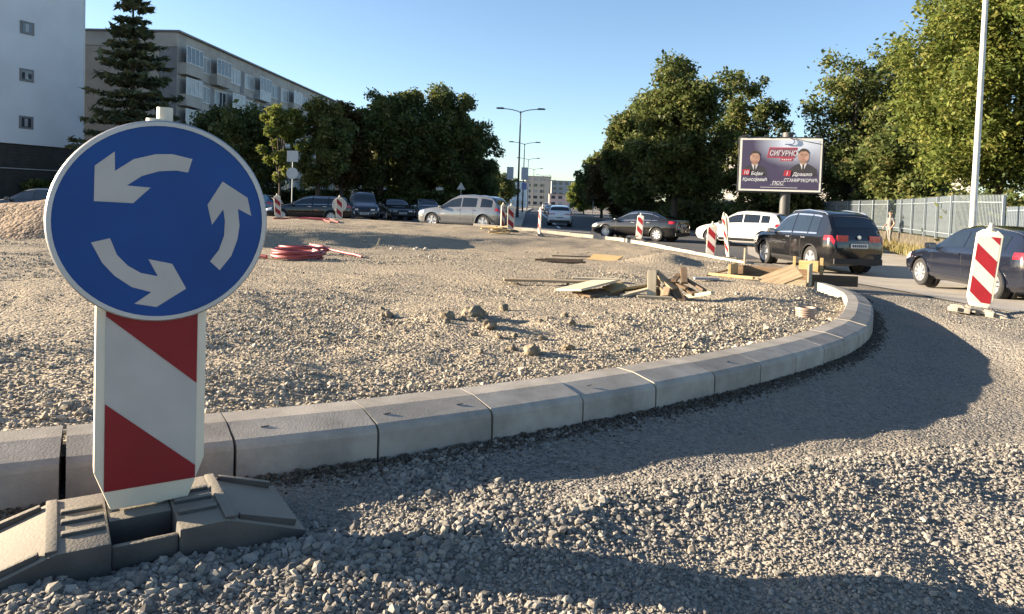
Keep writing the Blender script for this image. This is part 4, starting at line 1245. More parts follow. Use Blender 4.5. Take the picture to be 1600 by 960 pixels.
#               x      y     h     rx
conifer('tall dark conifer with tiered branches before the apartment block', -29.6, 55.0, 18.2, 4.5, 13000, 3, size=0.22, tier=0.78)
T = [
 ('slim yellow-green young tree by the post with sign backs', -15.6, 47.5, 8.0, 1.5, dict(base=.24, leaf=.20, n=6500, m=LEAF_YL, seed=11, lobes=34, trunk=.010)),
 ('loose green tree with pale flecks behind the post with sign backs', -13.6, 49.5, 8.6, 2.3, dict(base=.2, leaf=.22, n=8000, m=LEAF_MD, seed=12, airy=.5)),
 ('rusty-topped tree among the dark western trees', -13.4, 55.5, 9.0, 2.1, dict(base=.2, leaf=.24, n=7000, m=LEAF_RD, seed=13)),
 ('dark tree hiding the foot of the apartment block', -20.5, 54.5, 8.2, 3.0, dict(base=.12, leaf=.26, n=9000, m=LEAF_DK, seed=14)),
 ('dark leafy tree between the conifer and the yellow-green tree', -24.5, 58.0, 8.8, 3.0, dict(base=.12, leaf=.26, n=9000, m=LEAF_DK, seed=44)),
 ('broad dark tree behind the black estate car', -11.0, 58.5, 10.6, 3.3, dict(base=.1, leaf=.27, n=11000, m=LEAF_DK, seed=15)),
 ('dark tree with two pointed tops behind the van', -8.8, 60.0, 11.0, 3.0, dict(base=.1, leaf=.27, n=10000, m=LEAF_DK, seed=16, airy=.3)),
 ('tallest rounded tree of the western row lit at its top', -5.6, 62.5, 11.6, 3.2, dict(base=.12, leaf=.27, n=13000, m=LEAF_MD, seed=17)),
 ('dark tree at the street end of the western row', -4.6, 72.0, 9.8, 3.0, dict(base=.08, leaf=.28, n=9000, m=LEAF_DK, seed=18)),
 ('dark tree filling the back of the western row', -11.0, 70.0, 10.5, 4.0, dict(base=.06, leaf=.32, n=9000, m=LEAF_DK, seed=19)),
 ('dark tree leaning out between the dark saloon and the silver SUV', -7.6, 66.0, 8.6, 3.2, dict(base=.05, leaf=.28, n=9000, m=LEAF_DK, seed=61)),
 ('low dark tree far down the west pavement', -5.2, 96.0, 8.5, 3.2, dict(base=.1, leaf=.34, n=6000, m=LEAF_DK, seed=20)),
 ('small green tree beyond the sign boards on the lamp', -4.6, 125.0, 8.5, 3.2, dict(base=.1, leaf=.4, n=4000, m=LEAF_MD, seed=21)),
 ('distant tree on the west of the street', -2.6, 165.0, 8.5, 3.5, dict(base=.1, leaf=.5, n=3000, m=LEAF_MD, seed=22)),
 ('large rounded tree east of the street, nearest of its row', 12.4, 54.5, 13.4, 3.95, dict(base=.13, leaf=.27, n=22000, m=LEAF_MD, seed=23, lobes=150)),
 ('rusty green tree beside the large rounded one', 11.3, 66.0, 11.2, 3.6, dict(base=.1, leaf=.30, n=13000, m=LEAF_MD, seed=24)),
 ('brownish tree in the middle of the eastern row', 12.0, 80.0, 9.6, 3.6, dict(base=.08, leaf=.34, n=10000, m=LEAF_RD, seed=25)),
 ('green tree farther along the eastern row', 11.9, 95.0, 9.4, 3.6, dict(base=.08, leaf=.38, n=8000, m=LEAF_MD, seed=26)),
 ('small yellowing tree at the far end of the eastern row', 13.0, 130.0, 6.5, 3.2, dict(base=.08, leaf=.45, n=5000, m=LEAF_YL, seed=27)),
 ('distant low tree near the cream house', 22.0, 230.0, 9.0, 5, dict(base=.05, leaf=.8, n=2500, m=LEAF_YL, seed=28)),
 ('tree showing between the large rounded tree and the billboard', 19.3, 60.0, 14.4, 3.5, dict(base=.15, leaf=.28, n=7500, m=LEAF_MD, seed=29, airy=.8)),
 ('airy poplar-like tree directly behind the billboard', 24.2, 51.0, 14.0, 3.9, dict(base=.15, leaf=.26, n=8000, m=LEAF_MD, seed=30, airy=1.0, lobes=120)),
 ('thin pale tree east of the billboard', 27.5, 52.0, 14.2, 2.8, dict(base=.2, leaf=.26, n=4500, m=LEAF_MD, seed=31, airy=1.0)),
 ('great yellow-green tree spreading over the fence by the lamp mast', 22.8, 33.5, 15.0, 5.0, dict(base=.16, leaf=.19, n=46000, m=LEAF_YL, seed=32, airy=.25, lobes=170)),
 ('yellow-green tree at the very edge behind the railing', 25.0, 28.5, 15.0, 4.8, dict(base=.2, leaf=.19, n=30000, m=LEAF_YL, seed=33, airy=.35, lobes=150)),
 ('dark tree in the shade behind the billboard post', 18.8, 50.0, 6.6, 3.2, dict(base=.06, leaf=.26, n=9000, m=LEAF_DK, seed=34)),
 ('dark undergrowth tree behind the fence next to the person', 23.6, 43.0, 7.5, 3.2, dict(base=.05, leaf=.26, n=10000, m=LEAF_MD, seed=35)),
 ('low dark tree between the eastern row and the fence', 17.3, 70.0, 8.0, 4.0, dict(base=.05, leaf=.3, n=9000, m=LEAF_DK, seed=36)),
 ('low dark tree behind the fence at the foot of the thin pale one', 28.6, 56.0, 9.5, 4.2, dict(base=.05, leaf=.3, n=10000, m=LEAF_DK, seed=37)),
]
for lb, x, y, h, rx, kw in T:
    broadleaf(lb, x, y, h, rx, group='trees of the western side' if x < 2 else 'trees of the eastern side', **kw)
conifer('slender spruce top rising west of the great yellow-green tree', 27.3, 47.0, 15.4, 1.7, 7000, 5, group='spruces behind the fence', size=.24)
conifer('second, lower spruce close by the slender one', 25.8, 48.0, 13.8, 1.6, 7000, 6, group='spruces behind the fence', size=.24)

# low hedge behind the parked cars
hg = empty('hedge', (-18, 58, zr(-18, 58))); tag(hg, 'low dark hedge behind the cars under the western trees', 'hedge')
hx = RNG.uniform(-20, 14.5, 16000); hy = RNG.uniform(-0.7, 0.7, 16000) + 0.12 * hx; hz = RNG.uniform(0.0, 1.0, 16000) ** 0.6 * (1.9 + 0.5 * fbm(hx * .5, hy, 3, 2))
o = bpy.data.objects.new('foliage', leaf_mesh('foliage', np.stack([hx, hy, hz], -1), 0.26, LEAF_DK, RNG)); o.parent = hg; COL.objects.link(o)
# ------------------------------------------------------------------ cars
def smooth_interp(xs, pts):
    """monotone cubic through (x, v) pairs"""
    p = sorted(pts); X0 = np.array([a for a, _ in p], float); Y0 = np.array([b for _, b in p], float)
    h = np.diff(X0); dl = np.diff(Y0) / h
    m = np.zeros(len(X0))
    m[1:-1] = np.where(dl[:-1] * dl[1:] > 0, 2 * dl[:-1] * dl[1:] / np.where(np.abs(dl[:-1] + dl[1:]) < 1e-9, 1, dl[:-1] + dl[1:]), 0)
    m[0], m[-1] = dl[0], dl[-1]
    xs = np.clip(np.atleast_1d(xs).astype(float), X0[0], X0[-1])
    i = np.clip(np.searchsorted(X0, xs) - 1, 0, len(h) - 1)
    t = (xs - X0[i]) / h[i]
    return ((2 * t**3 - 3 * t**2 + 1) * Y0[i] + (t**3 - 2 * t**2 + t) * h[i] * m[i] + (-2 * t**3 + 3 * t**2) * Y0[i + 1] + (t**3 - t**2) * h[i] * m[i + 1])

CAR = {
 # L, W, wheel radius, front axle x, rear axle x, top line, belt line, side-window spans, windscreen span, rear-glass span
 'saloon': dict(L=4.75, W=1.84, wr=0.33, fa=1.43, ra=-1.42, top=[(2.37, .60), (2.28, .70), (1.95, .80), (1.05, .96), (.85, 1.03), (.15, 1.38), (-.35, 1.44), (-.95, 1.41), (-1.55, 1.20), (-1.95, 1.08), (-2.28, 1.04), (-2.35, .98), (-2.37, .80)],
     belt=[(2.4, .68), (1.0, .88), (-1.2, .97), (-2.4, .99)], win=[(.78, -.27), (-.33, -1.12), (-1.17, -1.48)], ws=(.86, .20), rg=(-1.05, -1.82), tail=.80),
  'big_suv': dict(L=4.8, W=1.92, wr=0.38, fa=1.50, ra=-1.41, top=[(2.40, .70), (2.30, .86), (1.9, .99), (1.2, 1.10), (1.05, 1.16), (.25, 1.66), (-.3, 1.75), (-1.2, 1.73), (-1.8, 1.64), (-2.14, 1.24), (-2.28, 1.06), (-2.37, .94), (-2.40, .76)],
     belt=[(2.5, .82), (1.2, 1.01), (-1.2, 1.08), (-2.5, 1.10)], win=[(1.0, -.12), (-.20, -1.0), (-1.24, -1.86)], ws=(1.06, .30), rg=(-1.83, -2.13), tail=.95),
 'suv': dict(L=4.43, W=1.82, wr=0.355, fa=1.33, ra=-1.28, top=[(2.21, .70), (2.12, .84), (1.75, .98), (1.0, 1.10), (.85, 1.16), (.25, 1.63), (-.3, 1.715), (-1.2, 1.695), (-1.70, 1.62), (-2.05, 1.20), (-2.15, 1.04), (-2.2, .92), (-2.215, .74)],
     belt=[(2.3, .80), (1.0, .99), (-1.2, 1.03), (-2.3, 1.05)], win=[(.80, -.22), (-.30, -1.05), (-1.10, -1.50)], ws=(.86, .30), rg=(-1.73, -2.04), tail=1.03),
 'hatch': dict(L=4.25, W=1.78, wr=0.315, fa=1.28, ra=-1.27, top=[(2.12, .58), (2.04, .68), (1.75, .80), (.98, .95), (.82, 1.02), (.12, 1.40), (-.35, 1.455), (-1.2, 1.42), (-1.72, 1.35), (-1.98, 1.05), (-2.06, .96), (-2.11, .88), (-2.125, .72)],
     belt=[(2.2, .66), (1.0, .87), (-1.2, .95), (-2.2, .98)], win=[(.75, -.25), (-.31, -1.05), (-1.12, -1.50)], ws=(.83, .16), rg=(-1.73, -1.975), tail=.86),
 'estate': dict(L=4.65, W=1.80, wr=0.32, fa=1.40, ra=-1.25, top=[(2.32, .60), (2.24, .70), (1.9, .80), (1.08, .96), (.9, 1.03), (.2, 1.39), (-.3, 1.45), (-1.3, 1.44), (-1.95, 1.38), (-2.18, 1.05), (-2.26, .96), (-2.31, .88), (-2.325, .70)],
     belt=[(2.4, .68), (1.0, .89), (-1.2, .95), (-2.4, .98)], win=[(.82, -.22), (-.29, -1.05), (-1.13, -1.85)], ws=(.91, .24), rg=(-1.97, -2.17), tail=.88),
 'van': dict(L=4.5, W=1.84, wr=0.32, fa=1.45, ra=-1.3, top=[(2.25, .65), (2.15, .82), (1.75, 1.0), (1.35, 1.12), (.5, 1.70), (0, 1.80), (-1.4, 1.80), (-1.98, 1.74), (-2.14, 1.25), (-2.2, 1.05), (-2.24, .8), (-2.25, .7)],
     belt=[(2.3, .76), (1.2, 1.02), (-1.2, 1.08), (-2.3, 1.1)], win=[(1.15, .15), (.05, -.95), (-1.02, -1.85)], ws=(1.36, .55), rg=(-2.0, -2.13), tail=.95),
}
_arch_cache = {}
def make_car(label, x, y, heading, kind, paint, rough=0.17, metal=0.0, scale=1.0, sill=True, rails=False, z=None, group='cars round the roundabout', plate_text=None, rim5=True, name='car', chrome=False, zs=1.0):
    c = CAR[kind]
    key = 'paint_%d_%d_%d' % tuple(int(v * 999) for v in paint)
    pm = mat(key, paint, rough, metal, var=0.10, scale=1.2, coat=0.8)
    z0 = zr(x, y) + 0.022 if z is None else z
    h_ = radians(90 - heading)                          # heading: degrees clockwise from +Y
    root = empty(name, (x, y, z0), h_); tag(root, label, 'car', group)
    root.scale = (scale, scale, scale * zs)
    L2, W2 = c['L'] / 2, c['W'] / 2
    qt = np.linspace(-L2, L2, 1200)
    vt, vb = smooth_interp(qt, c['top']), smooth_interp(qt, c['belt'])
    top = lambda q: float(np.interp(q, qt, vt))
    blt = lambda q: float(np.interp(q, qt, vb))
    xw, xr = c['ws'][0], c['rg'][1]
    roofx0, roofx1 = c['ws'][1], c['rg'][0]
    cab = lambda q: float(np.interp(q, [xr - .12, xr + .02, roofx1, roofx0, xw, xw + .2], [0, .25, 1, 1, .25, 0]))
    memo = {}
    def ring(q):
        if q not in memo: memo[q] = ring_(q)
        return memo[q]
    def ring_(q):
        zt = top(q)
        e = abs(q) / L2
        corner = np.interp(L2 - abs(q), [0, .05, .16, .4, .9], [.20, .12, .055, .015, 0])
        wm = W2 - corner - .02 * max(0, e - .3)
        zb = np.interp(L2 - abs(q), [0, .12, .5], [.34, .25, .20])
        zl = min(blt(q), zt - .05)
        cb = cab(q)
        wt = (wm - .10) * (1 - cb) + (W2 * .72) * cb
        rt = .028 * (1 - cb) + .075 * cb
        zr_ = max(zt - rt, zl + .012)
        return [(0, zb), (wm - .14, zb), (wm - .035, zb + .09), (wm, zb + (zl - zb) * .50), (wm - .008, zl - .10), (wm - .045, zl), (wt, zr_), (wt * .80, zt - rt * .22), (wt * .4, zt - rt * .04), (0, zt)]
    xs = sorted(set(list(np.linspace(-L2, L2, 46)) + [L2 - .02, L2 - .06, -L2 + .02, -L2 + .06] + [p[0] for p in c['top'] if abs(p[0]) < L2]))
    rings = [ring(q) for q in xs]
    k = len(rings[0]); vs, fs = [], []
    full = []
    for q, r in zip(xs, rings):
        row = [(q, w, zz) for w, zz in r] + [(q, -w, zz) for w, zz in r[-2:0:-1]]
        full.append(len(row)); vs += row
    n = full[0]
    for i in range(len(xs) - 1):
        for j in range(n):
            fs.append((i * n + j, i * n + (j + 1) % n, (i + 1) * n + (j + 1) % n, (i + 1) * n + j))
    fs.append(tuple(range(n))); fs.append(tuple((len(xs) - 1) * n + j for j in range(n))[::-1])
    mb = MB(); mb.add(vs, fs)
    body = mb.build('body', pm, root, smooth=True, sharp=32)
    # wheel arches cut out of the shell
    cut = MB()
    for ax in (c['fa'], c['ra']):
        for s in (-1, 1):
            cut.lathe([(c['wr'] + .055, 0.0), (c['wr'] + .055, .40)], lambda a, b, hh, ax=ax, s=s: (ax + a, s * (W2 - .30 + hh), c['wr'] + b), 26, closed=True)
    co = cut.build('cutter', M_BLACKPL, root)
    md = body.modifiers.new('arches', 'BOOLEAN'); md.object = co; md.operation = 'DIFFERENCE'; md.solver = 'EXACT'
    bpy.context.view_layer.update()
    dg = bpy.context.evaluated_depsgraph_get()
    nm = bpy.data.meshes.new_from_object(body.evaluated_get(dg))
    body.modifiers.clear(); body.data = nm
    if len(nm.materials) == 0: nm.materials.append(pm)
    nm.polygons.foreach_set('use_smooth', [True] * len(nm.polygons)); nm.set_sharp_from_angle(angle=radians(32))
    bpy.data.objects.remove(co)
    def surf(q, j, side=1):
        r = ring(q); i = min(int(j), len(r) - 2); f = j - i
        w = r[i][0] * (1 - f) + r[i + 1][0] * f; zz = r[i][1] * (1 - f) + r[i + 1][1] * f
        return Vector((q, side * w, zz))
    def patch(nm_, x0, x1, jlo, jhi, m, off, side=1, nx=10, nj=4, parent=root, sym=False, name2=None):
        """a thin skin on the shell; jlo/jhi may be functions of x"""
        P = []
        cols = []
        for i in range(nx + 1):
            q = x0 + (x1 - x0) * i / nx
            lo = jlo(q) if callable(jlo) else jlo; hi = jhi(q) if callable(jhi) else jhi
            js = [lo + (hi - lo) * t / nj for t in range(nj + 1)]
            col_ = [(q, j, side) for j in js]
            if sym:
                col_ = [(q, j, 1) for j in js] + [(q, j, -1) for j in js[::-1][1 if hi >= 9 else 0:]]
            cols.append(col_)
        m_ = len(cols[0])
        out = []
        for col_ in cols:
            for (q, j, s_) in col_:
                p = surf(q, j, s_)
                e = 0.015
                t1 = surf(min(q + e, L2 - .001), j, s_) - surf(max(q - e, -L2 + .001), j, s_)
                t2 = surf(q, min(j + .05, 9), s_) - surf(q, max(j - .05, 0), s_)
                nn = t1.cross(t2)
                if nn.length < 1e-9: nn = Vector((0, s_, 0))
                nn.normalize()
                ctr = p - Vector((q, 0, .75))
                if nn.dot(ctr) < 0: nn = -nn
                out.append(p + nn * off)
        F = [(i * m_ + j, i * m_ + j + 1, (i + 1) * m_ + j + 1, (i + 1) * m_ + j) for i in range(nx) for j in range(m_ - 1)]
        o = mesh_obj(nm_, out, F, m, parent, True)
        bm = bmesh.new(); bm.from_mesh(o.data); bmesh.ops.recalc_face_normals(bm, faces=bm.faces); bm.to_mesh(o.data); bm.free()
        return o
    # glazing
    for s in (-1, 1):
        for a_, b_ in c['win']:
            g = patch('window', a_, b_, 5.10, 5.86, M_GLASS, .006, s, 10, 3)
            if chrome:
                patch('chrome_strip', a_, b_, 5.03, 5.10, M_CHROME, .007, s, 10, 1, parent=g)
                patch('chrome_strip', a_, b_, 5.86, 5.93, M_CHROME, .007, s, 10, 1, parent=g)
        # sills, door seams, handles
        patch('sill_trim', c['fa'] - c['wr'] - .1, c['ra'] + c['wr'] + .1, 1.6, 2.25, M_BLACKPL if sill else pm, .010, s, 8, 2)
        for q in (c['win'][0][0] + .06, c['win'][0][1] - .03, c['ra'] + c['wr'] + .16):
            patch('door_seam', q - .007, q + .007, 2.3, 4.95, M_BLACKPL, .0025, s, 1, 5)
        for q in (c['win'][0][1] + .12, c['win'][1][1] + .14):
            p = surf(q, 4.1, s)
            MB().box((0, 0, 0), (.20, .035, .032)).build('door_handle', M_CHROME if chrome else pm, root, bevel=.01, loc=p + Vector((0, s * .016, 0)))
        p = surf(c['win'][0][0] - .03, 5.0, s)
        mr = MB().box((0, 0, 0), (.16, .20, .135)).build('mirror', pm if not sill else M_BLACKPL, root, smooth=True, bevel=.04, loc=p + Vector((0, s * .12, .06)))
        MB().box((-.083, 0, .0), (.006, .15, .095)).build('mirror_glass', M_CHROME, mr)
        # lamps wrap the corners
        patch('headlight', L2 - .42, L2 - .06, 3.75, 4.95, M_HEAD, .007, s, 8, 3)
        patch('taillight', -L2 + (.05 if kind in ('saloon',) else .03), -L2 + .34, 3.9, 4.95, M_TAIL, .007, s, 8, 3)
        tz = c['tail']
        MB().box((0, 0, 0), (.03, .34, .17)).build('taillight', M_TAIL, root, bevel=.012, loc=(-L2 + .02 if kind == 'saloon' else -L2 + .025, s * (W2 - .42), tz - .06))
        MB().box((0, 0, 0), (.04, .26, .10)).build('headlight', M_HEAD, root, bevel=.012, loc=(L2 - .01, s * (W2 - .42), .60 if kind not in ('suv', 'van', 'big_suv') else .70))
        # arch lips
        for ax in (c['fa'], c['ra']):
            pts = []
            for t in range(-4, 185, 12):
                a = radians(t); q = ax + (c['wr'] + .052) * cos(a); zz = c['wr'] + (c['wr'] + .052) * sin(a)
                if zz < .2: continue
                pts.append((q, s * (W2 - np.interp(L2 - abs(q), [0, .05, .16, .4, .9], [.20, .12, .055, .015, 0]) - .004), zz))
            MB().tube(pts, .018, 6).build('arch_lip', M_BLACKPL if sill else pm, root, smooth=True)
    patch('windscreen', c['ws'][0] - .03, c['ws'][1] + .03, 6.35, 9, M_GLASS, .006, 1, 10, 5, sym=True)
    patch('rear_window', c['rg'][0] - .01, c['rg'][1] + .03, 6.85 if kind == 'suv' else 6.4, 9, M_GLASS, .007, 1, 10, 5, sym=True)
    # bumpers, grille, plates
    MB().box((0, 0, 0), (.05, c['W'] - .34, .16)).build('rear_bumper_trim', M_BLACKPL, root, bevel=.02, loc=(-L2 + .005, 0, .36))
    MB().box((0, 0, 0), (.05, c['W'] - .50, .15)).build('lower_grille', M_BLACKPL, root, bevel=.02, loc=(L2 - .008, 0, .38))
    MB().box((0, 0, 0), (.04, .72, .10)).build('grille', M_BLACKPL, root, bevel=.015, loc=(L2 - .004, 0, .55 if kind not in ('suv', 'van', 'big_suv') else .64))
    for s, zz in ((1, .47), (-1, .78 if kind in ('saloon', 'suv') else .62)):
        pl = MB().box((0, 0, 0), (.012, .52, .115)).build('number_plate', M_PLATE, root, loc=(s * (L2 + .025), 0, zz))
        for i, ww in enumerate((.05, .04, .05, .05, .04, .05, .05)):
            MB().box((0, 0, 0), (.002, ww, .065)).build('plate_character', M_INK, pl, loc=(s * .0075, -.19 + .063 * i, 0))
    em = MB().lathe([(0, 0), (.055, 0), (.05, .012), (0, .012)], lambda a, b, hh: (-L2 - .004 - hh, a, b + c['tail'] - .02), 20).build('badge', M_CHROME, root, smooth=True)
    if rails:
        for s in (-1, 1):
            pts = [surf(q, 6.35, s) + Vector((0, 0, .045 * sin(pi * min(1, max(0, t)) ) ** .4 + .008)) for t, q in ((0, roofx0 - .15), (.12, roofx0 - .28), (.5, (roofx0 + roofx1) / 2), (.88, roofx1 + .2), (1, roofx1 + .08))]
            MB().tube(pts, .016, 6).build('roof_rail', M_CHROME, root, smooth=True)
    # wheels
    for ax in (c['fa'], c['ra']):
        for s in (-1, 1):
            wr = c['wr']
            w = empty('wheel', (ax, s * (W2 - .125), wr), 0, root)
            f = lambda a, b, hh, s=s: (a, s * hh, b)
            MB().lathe([(wr * .66, -.10), (wr * .93, -.105), (wr, -.08), (wr, .075), (wr * .93, .10), (wr * .66, .095), (wr * .66, -.10)], f, 30).build('tyre', M_TYRE, w, smooth=True)
            rm = MB().lathe([(wr * .70, .085), (wr * .66, .10), (wr * .62, .085), (wr * .60, .02), (0.0, .015)], f, 30)
            nspk = 5 if rim5 else 9
            for q in range(nspk):
                a = 2 * pi * q / nspk + .3
                for da in ((-.10, .10) if rim5 else (0,)):
                    d0 = Vector((cos(a + da * .6), 0, sin(a + da * .6))); d1 = Vector((cos(a + da * 1.9), 0, sin(a + da * 1.9)))
                    p0, p1 = d0 * wr * .10, d1 * wr * .64
                    ang = -atan2((p1 - p0).z, (p1 - p0).x)
                    mid = (p0 + p1) / 2
                    rm.box((mid.x, s * .075, mid.z), ((p1 - p0).length, .03, wr * .13), Matrix.Rotation(ang, 3, 'Y'))
            rm.lathe([(wr * .16, .05), (wr * .15, .10), (0, .10)], f, 16)
            rm.build('rim', M_RIM, w, smooth=True, sharp=35)
            MB().lathe([(wr + .05, -.20), (wr + .05, -.12), (0, -.12)], f, 20).build('wheel_well', M_BLACKPL, w)
    return root

BLACK, NAVY, CHAR = (0.006, 0.006, 0.007), (0.008, 0.010, 0.018), (0.018, 0.017, 0.016)
make_car('black SUV with roof rails and red tail lamps leaving the roundabout', 9.30, 21.9, -9, 'suv', BLACK, rails=True, chrome=True, zs=1.05)
make_car('dark blue-black hatchback behind the guide beacon on the pale foot', 10.5, 15.4, 1, 'hatch', NAVY, rim5=False, scale=1.02, sill=False)
make_car('white crossover beside the front of the black SUV', 10.8, 33.0, -47, 'hatch', (0.62, 0.61, 0.58), scale=1.0, sill=True, zs=1.13)
make_car('black saloon with bright alloy wheels behind the dusty beacon', 6.5, 36.2, -50, 'saloon', (0.010, 0.0095, 0.009), rim5=False, sill=False, chrome=True, scale=1.02)
make_car('silver SUV turning at the mouth of the street', -2.45, 37.2, -68, 'big_suv', (0.24, 0.24, 0.24), metal=0.5, rails=True, scale=1.0, sill=False)
make_car('small silver car driving away down the street', 3.5, 52.5, 4, 'hatch', (0.62, 0.62, 0.62), metal=0.0, scale=1.03)
make_car('black estate car waiting behind the western beacons', -11.2, 39.5, -94, 'estate', BLACK, sill=False, chrome=True, group='cars queuing on the west')
make_car('dark blue van with roof rails behind the black estate car', -9.4, 44.5, 165, 'van', (0.012, 0.014, 0.024), rails=True, sill=False, group='cars queuing on the west')
make_car('dark saloon facing the site next to the van', -8.1, 49.0, 158, 'saloon', (0.02, 0.022, 0.028), sill=False, group='cars queuing on the west')
make_car('pale silver-blue car facing the site before the silver SUV', -6.4, 53.0, 165, 'hatch', (0.34, 0.38, 0.42), metal=0.3, sill=False, group='cars queuing on the west')
make_car('blue car half hidden behind the roundabout sign', -16.8, 45.0, -80, 'hatch', (0.03, 0.09, 0.16), sill=False, group='cars queuing on the west')
make_car('black car behind the brown gravel heap', -20.9, 31.5, -88, 'estate', BLACK, sill=False, group='cars queuing on the west')
make_car('dark car half hidden between the white crossover and the SUV', 15.0, 42.0, -30, 'saloon', CHAR, sill=False)
for i, (x, y, hd, pc, kd, lb) in enumerate([(-4.9, 88, 184, (.5, .5, .5), 'hatch', 'white car parked far along the west kerb'), (-4.0, 104, 184, (.10, .10, .11), 'saloon', 'dark car parked behind the far white one'),
        (-3.2, 122, 183, (.30, .05, .05), 'hatch', 'red car parked far down the west kerb'), (6.3, 120, 4, (.35, .36, .38), 'saloon', 'grey car far ahead of the small silver car'), (8.2, 175, 6, (.5, .5, .48), 'van', 'pale van far down the street')]):
    make_car(lb, x, y, hd, kd, pc, sill=False, group='distant cars in the street')

# ------------------------------------------------------------------ street lamps and masts
def double_lamp(x, y, h, label, arm=2.0):
    r = empty('street_lamp', (x, y, zr(x, y) + 0.15), radians(-4)); tag(r, label, 'street lamp', 'double street lamps on the median')
    MB().tube([(0, 0, 0), (0, 0, 1.2), (0, 0, 1.21), (0, 0, h)], [.13, .12, .10, .055], 10).build('mast', M_DARKSTEEL, r, smooth=True)
    for s in (-1, 1):
        pts = [(0, 0, h - .15), (s * .25, 0, h - .02), (s * .8, 0, h + .12), (s * arm * .8, 0, h + .2)]
        a = MB().tube(pts, .04, 6).build('arm', M_DARKSTEEL, r, smooth=True)
        MB().prism([(0, 0), (.15, -.05), (.75, -.04), (.85, .02), (.7, .09), (.2, .1)], -.14, .14, lambda u, v, d, s=s: (s * (arm * .72 + u), d, h + .2 + v)).build('lamp_head', M_DARKSTEEL, r, bevel=.015)
    return r
LP = [(0.45, 65.5, 'nearest double street lamp with white boards on its mast'), (1.4, 101, 'second double street lamp along the median'), (2.7, 136, 'third double street lamp along the median'),
      (4.9, 174, 'fourth double street lamp along the median'), (8.9, 212, 'fifth double street lamp, faint in the distance'), (13.0, 255, 'farthest double street lamp over the cream house')]
for x, y, lb in LP:
    double_lamp(x, y, 9.75, lb)
for i, (dx, zc, w, h, lb) in enumerate([(-.78, 4.35, .62, 1.15, 'blank white board on the west side of the lamp mast'), (.55, 4.35, .62, 1.15, 'blank white board on the east side of the lamp mast')]):
    o = MB().box((0, 0, 0), (w, .04, h)).build('advert_board', mat('board_white', (0.62, 0.62, 0.66), 0.6), None, bevel=.01, loc=(0.45 + dx, 65.2, zc))
    tag(o, lb, 'board', 'boards on the lamp mast')
o = MB().box((0, 0, 0), (.72, .04, .95)).build('advert_board', mat('board_blue', (0.30, 0.32, 0.55), 0.6), None, bevel=.01, loc=(1.55, 100.5, 4.0)); tag(o, 'lilac board on the second lamp mast', 'board', 'boards on the lamp mast')
# tall mast beside the hatchback
r = empty('lamp_mast', (13.15, 20.3, zr(13.15, 20.3))); tag(r, 'tall galvanised lamp mast rising out of the picture before the fence', 'lamp mast')
MB().tube([(0, 0, 0), (0, 0, 1.5), (0.02, 0, 10.5)], [.095, .09, .06], 16).build('mast', mat('mast_steel', (0.50, 0.50, 0.48), 0.5, 0.3), r, smooth=True)
MB().lathe([(.0, 0), (.22, 0), (.22, .03), (.0, .03)], lambda a, b, h: (a, b, h), 16).build('base_flange', M_GALV, r)
ar = MB().tube([(0.02, 0, 10.4), (-.5, 0, 10.75), (-1.6, 0, 10.95)], .045, 8).build('arm', M_GALV, r, smooth=True)
MB().prism([(0, 0), (.15, -.05), (.7, -.04), (.8, .02), (.6, .09), (.15, .1)], -.14, .14, lambda u, v, d: (-1.5 - u, d, 10.95 + v)).build('lamp_head', M_DARKSTEEL, r, bevel=.015)

def sign_post(x, y, label, h, shapes, z=None):
    r = empty('sign_post', (x, y, zr(x, y) + .1 if z is None else z)); tag(r, label, 'road sign')
    MB().tube([(0, 0, 0), (0, 0, h)], .035, 8).build('post', M_GALV, r, smooth=True)
    for k, zc, s, m in shapes:
        if k == 'round':
            MB().lathe([(0, 0), (s, 0), (s, .02), (0, .02)], lambda a, b, hh: (a, -.04 - hh, zc + b), 28).build('sign_plate', m, r)
        elif k == 'ring':
            d = MB().lathe([(0, 0), (s, 0), (s, .02), (0, .02)], lambda a, b, hh: (a, -.04 - hh, zc + b), 28).build('sign_plate', M_SIGNW, r)
            MB().lathe([(s * .76, .021), (s, .021), (s, .026), (s * .76, .026)], lambda a, b, hh: (a, -.04 - hh, zc + b), 28).build('red_ring', M_SIGNR, d)
            cu = bpy.data.curves.new('digits', 'FONT'); cu.body = '50'; cu.size = s * 1.0; cu.align_x = 'CENTER'; cu.align_y = 'CENTER'
            tmp = bpy.data.objects.new('digits', cu); COL.objects.link(tmp)
            bpy.context.view_layer.update()
            me = bpy.data.meshes.new_from_object(tmp.evaluated_get(bpy.context.evaluated_depsgraph_get())); bpy.data.objects.remove(tmp)
            me.materials.clear(); me.materials.append(M_INK)
            t = bpy.data.objects.new('digits', me); t.parent = d; t.location = (0, -.066, zc); t.rotation_euler = (pi / 2, 0, 0); COL.objects.link(t)
        elif k == 'tri':
            MB().prism([(-s, -s * .6), (s, -s * .6), (0, s * 1.1)], .04, .06, lambda u, v, d: (u, -d, zc + v)).build('sign_plate', m, r)
        else:
            MB().box((0, -.05, zc), (s * 2, .02, s * 2 if k == 'square' else s)).build('sign_plate', m, r, bevel=.004)
    return r
sign_post(-14.3, 46.0, 'post with a square and a round grey sign back by the yellow-green tree', 4.2, [('square', 3.85, .36, M_ALU), ('round', 2.75, .38, M_ALU)])
sign_post(9.6, 85.0, 'distant round speed sign before the eastern trees', 3.6, [('ring', 3.2, .42, None), ('plate', 2.4, .35, M_ALU)])
sign_post(-4.4, 60.0, 'triangular sign back half lost in front of the dark trees', 2.9, [('tri', 2.5, .36, M_ALU)])
sign_post(-6.2, 60.0, 'small square sign back under the western trees', 2.5, [('square', 2.1, .30, M_ALU)])

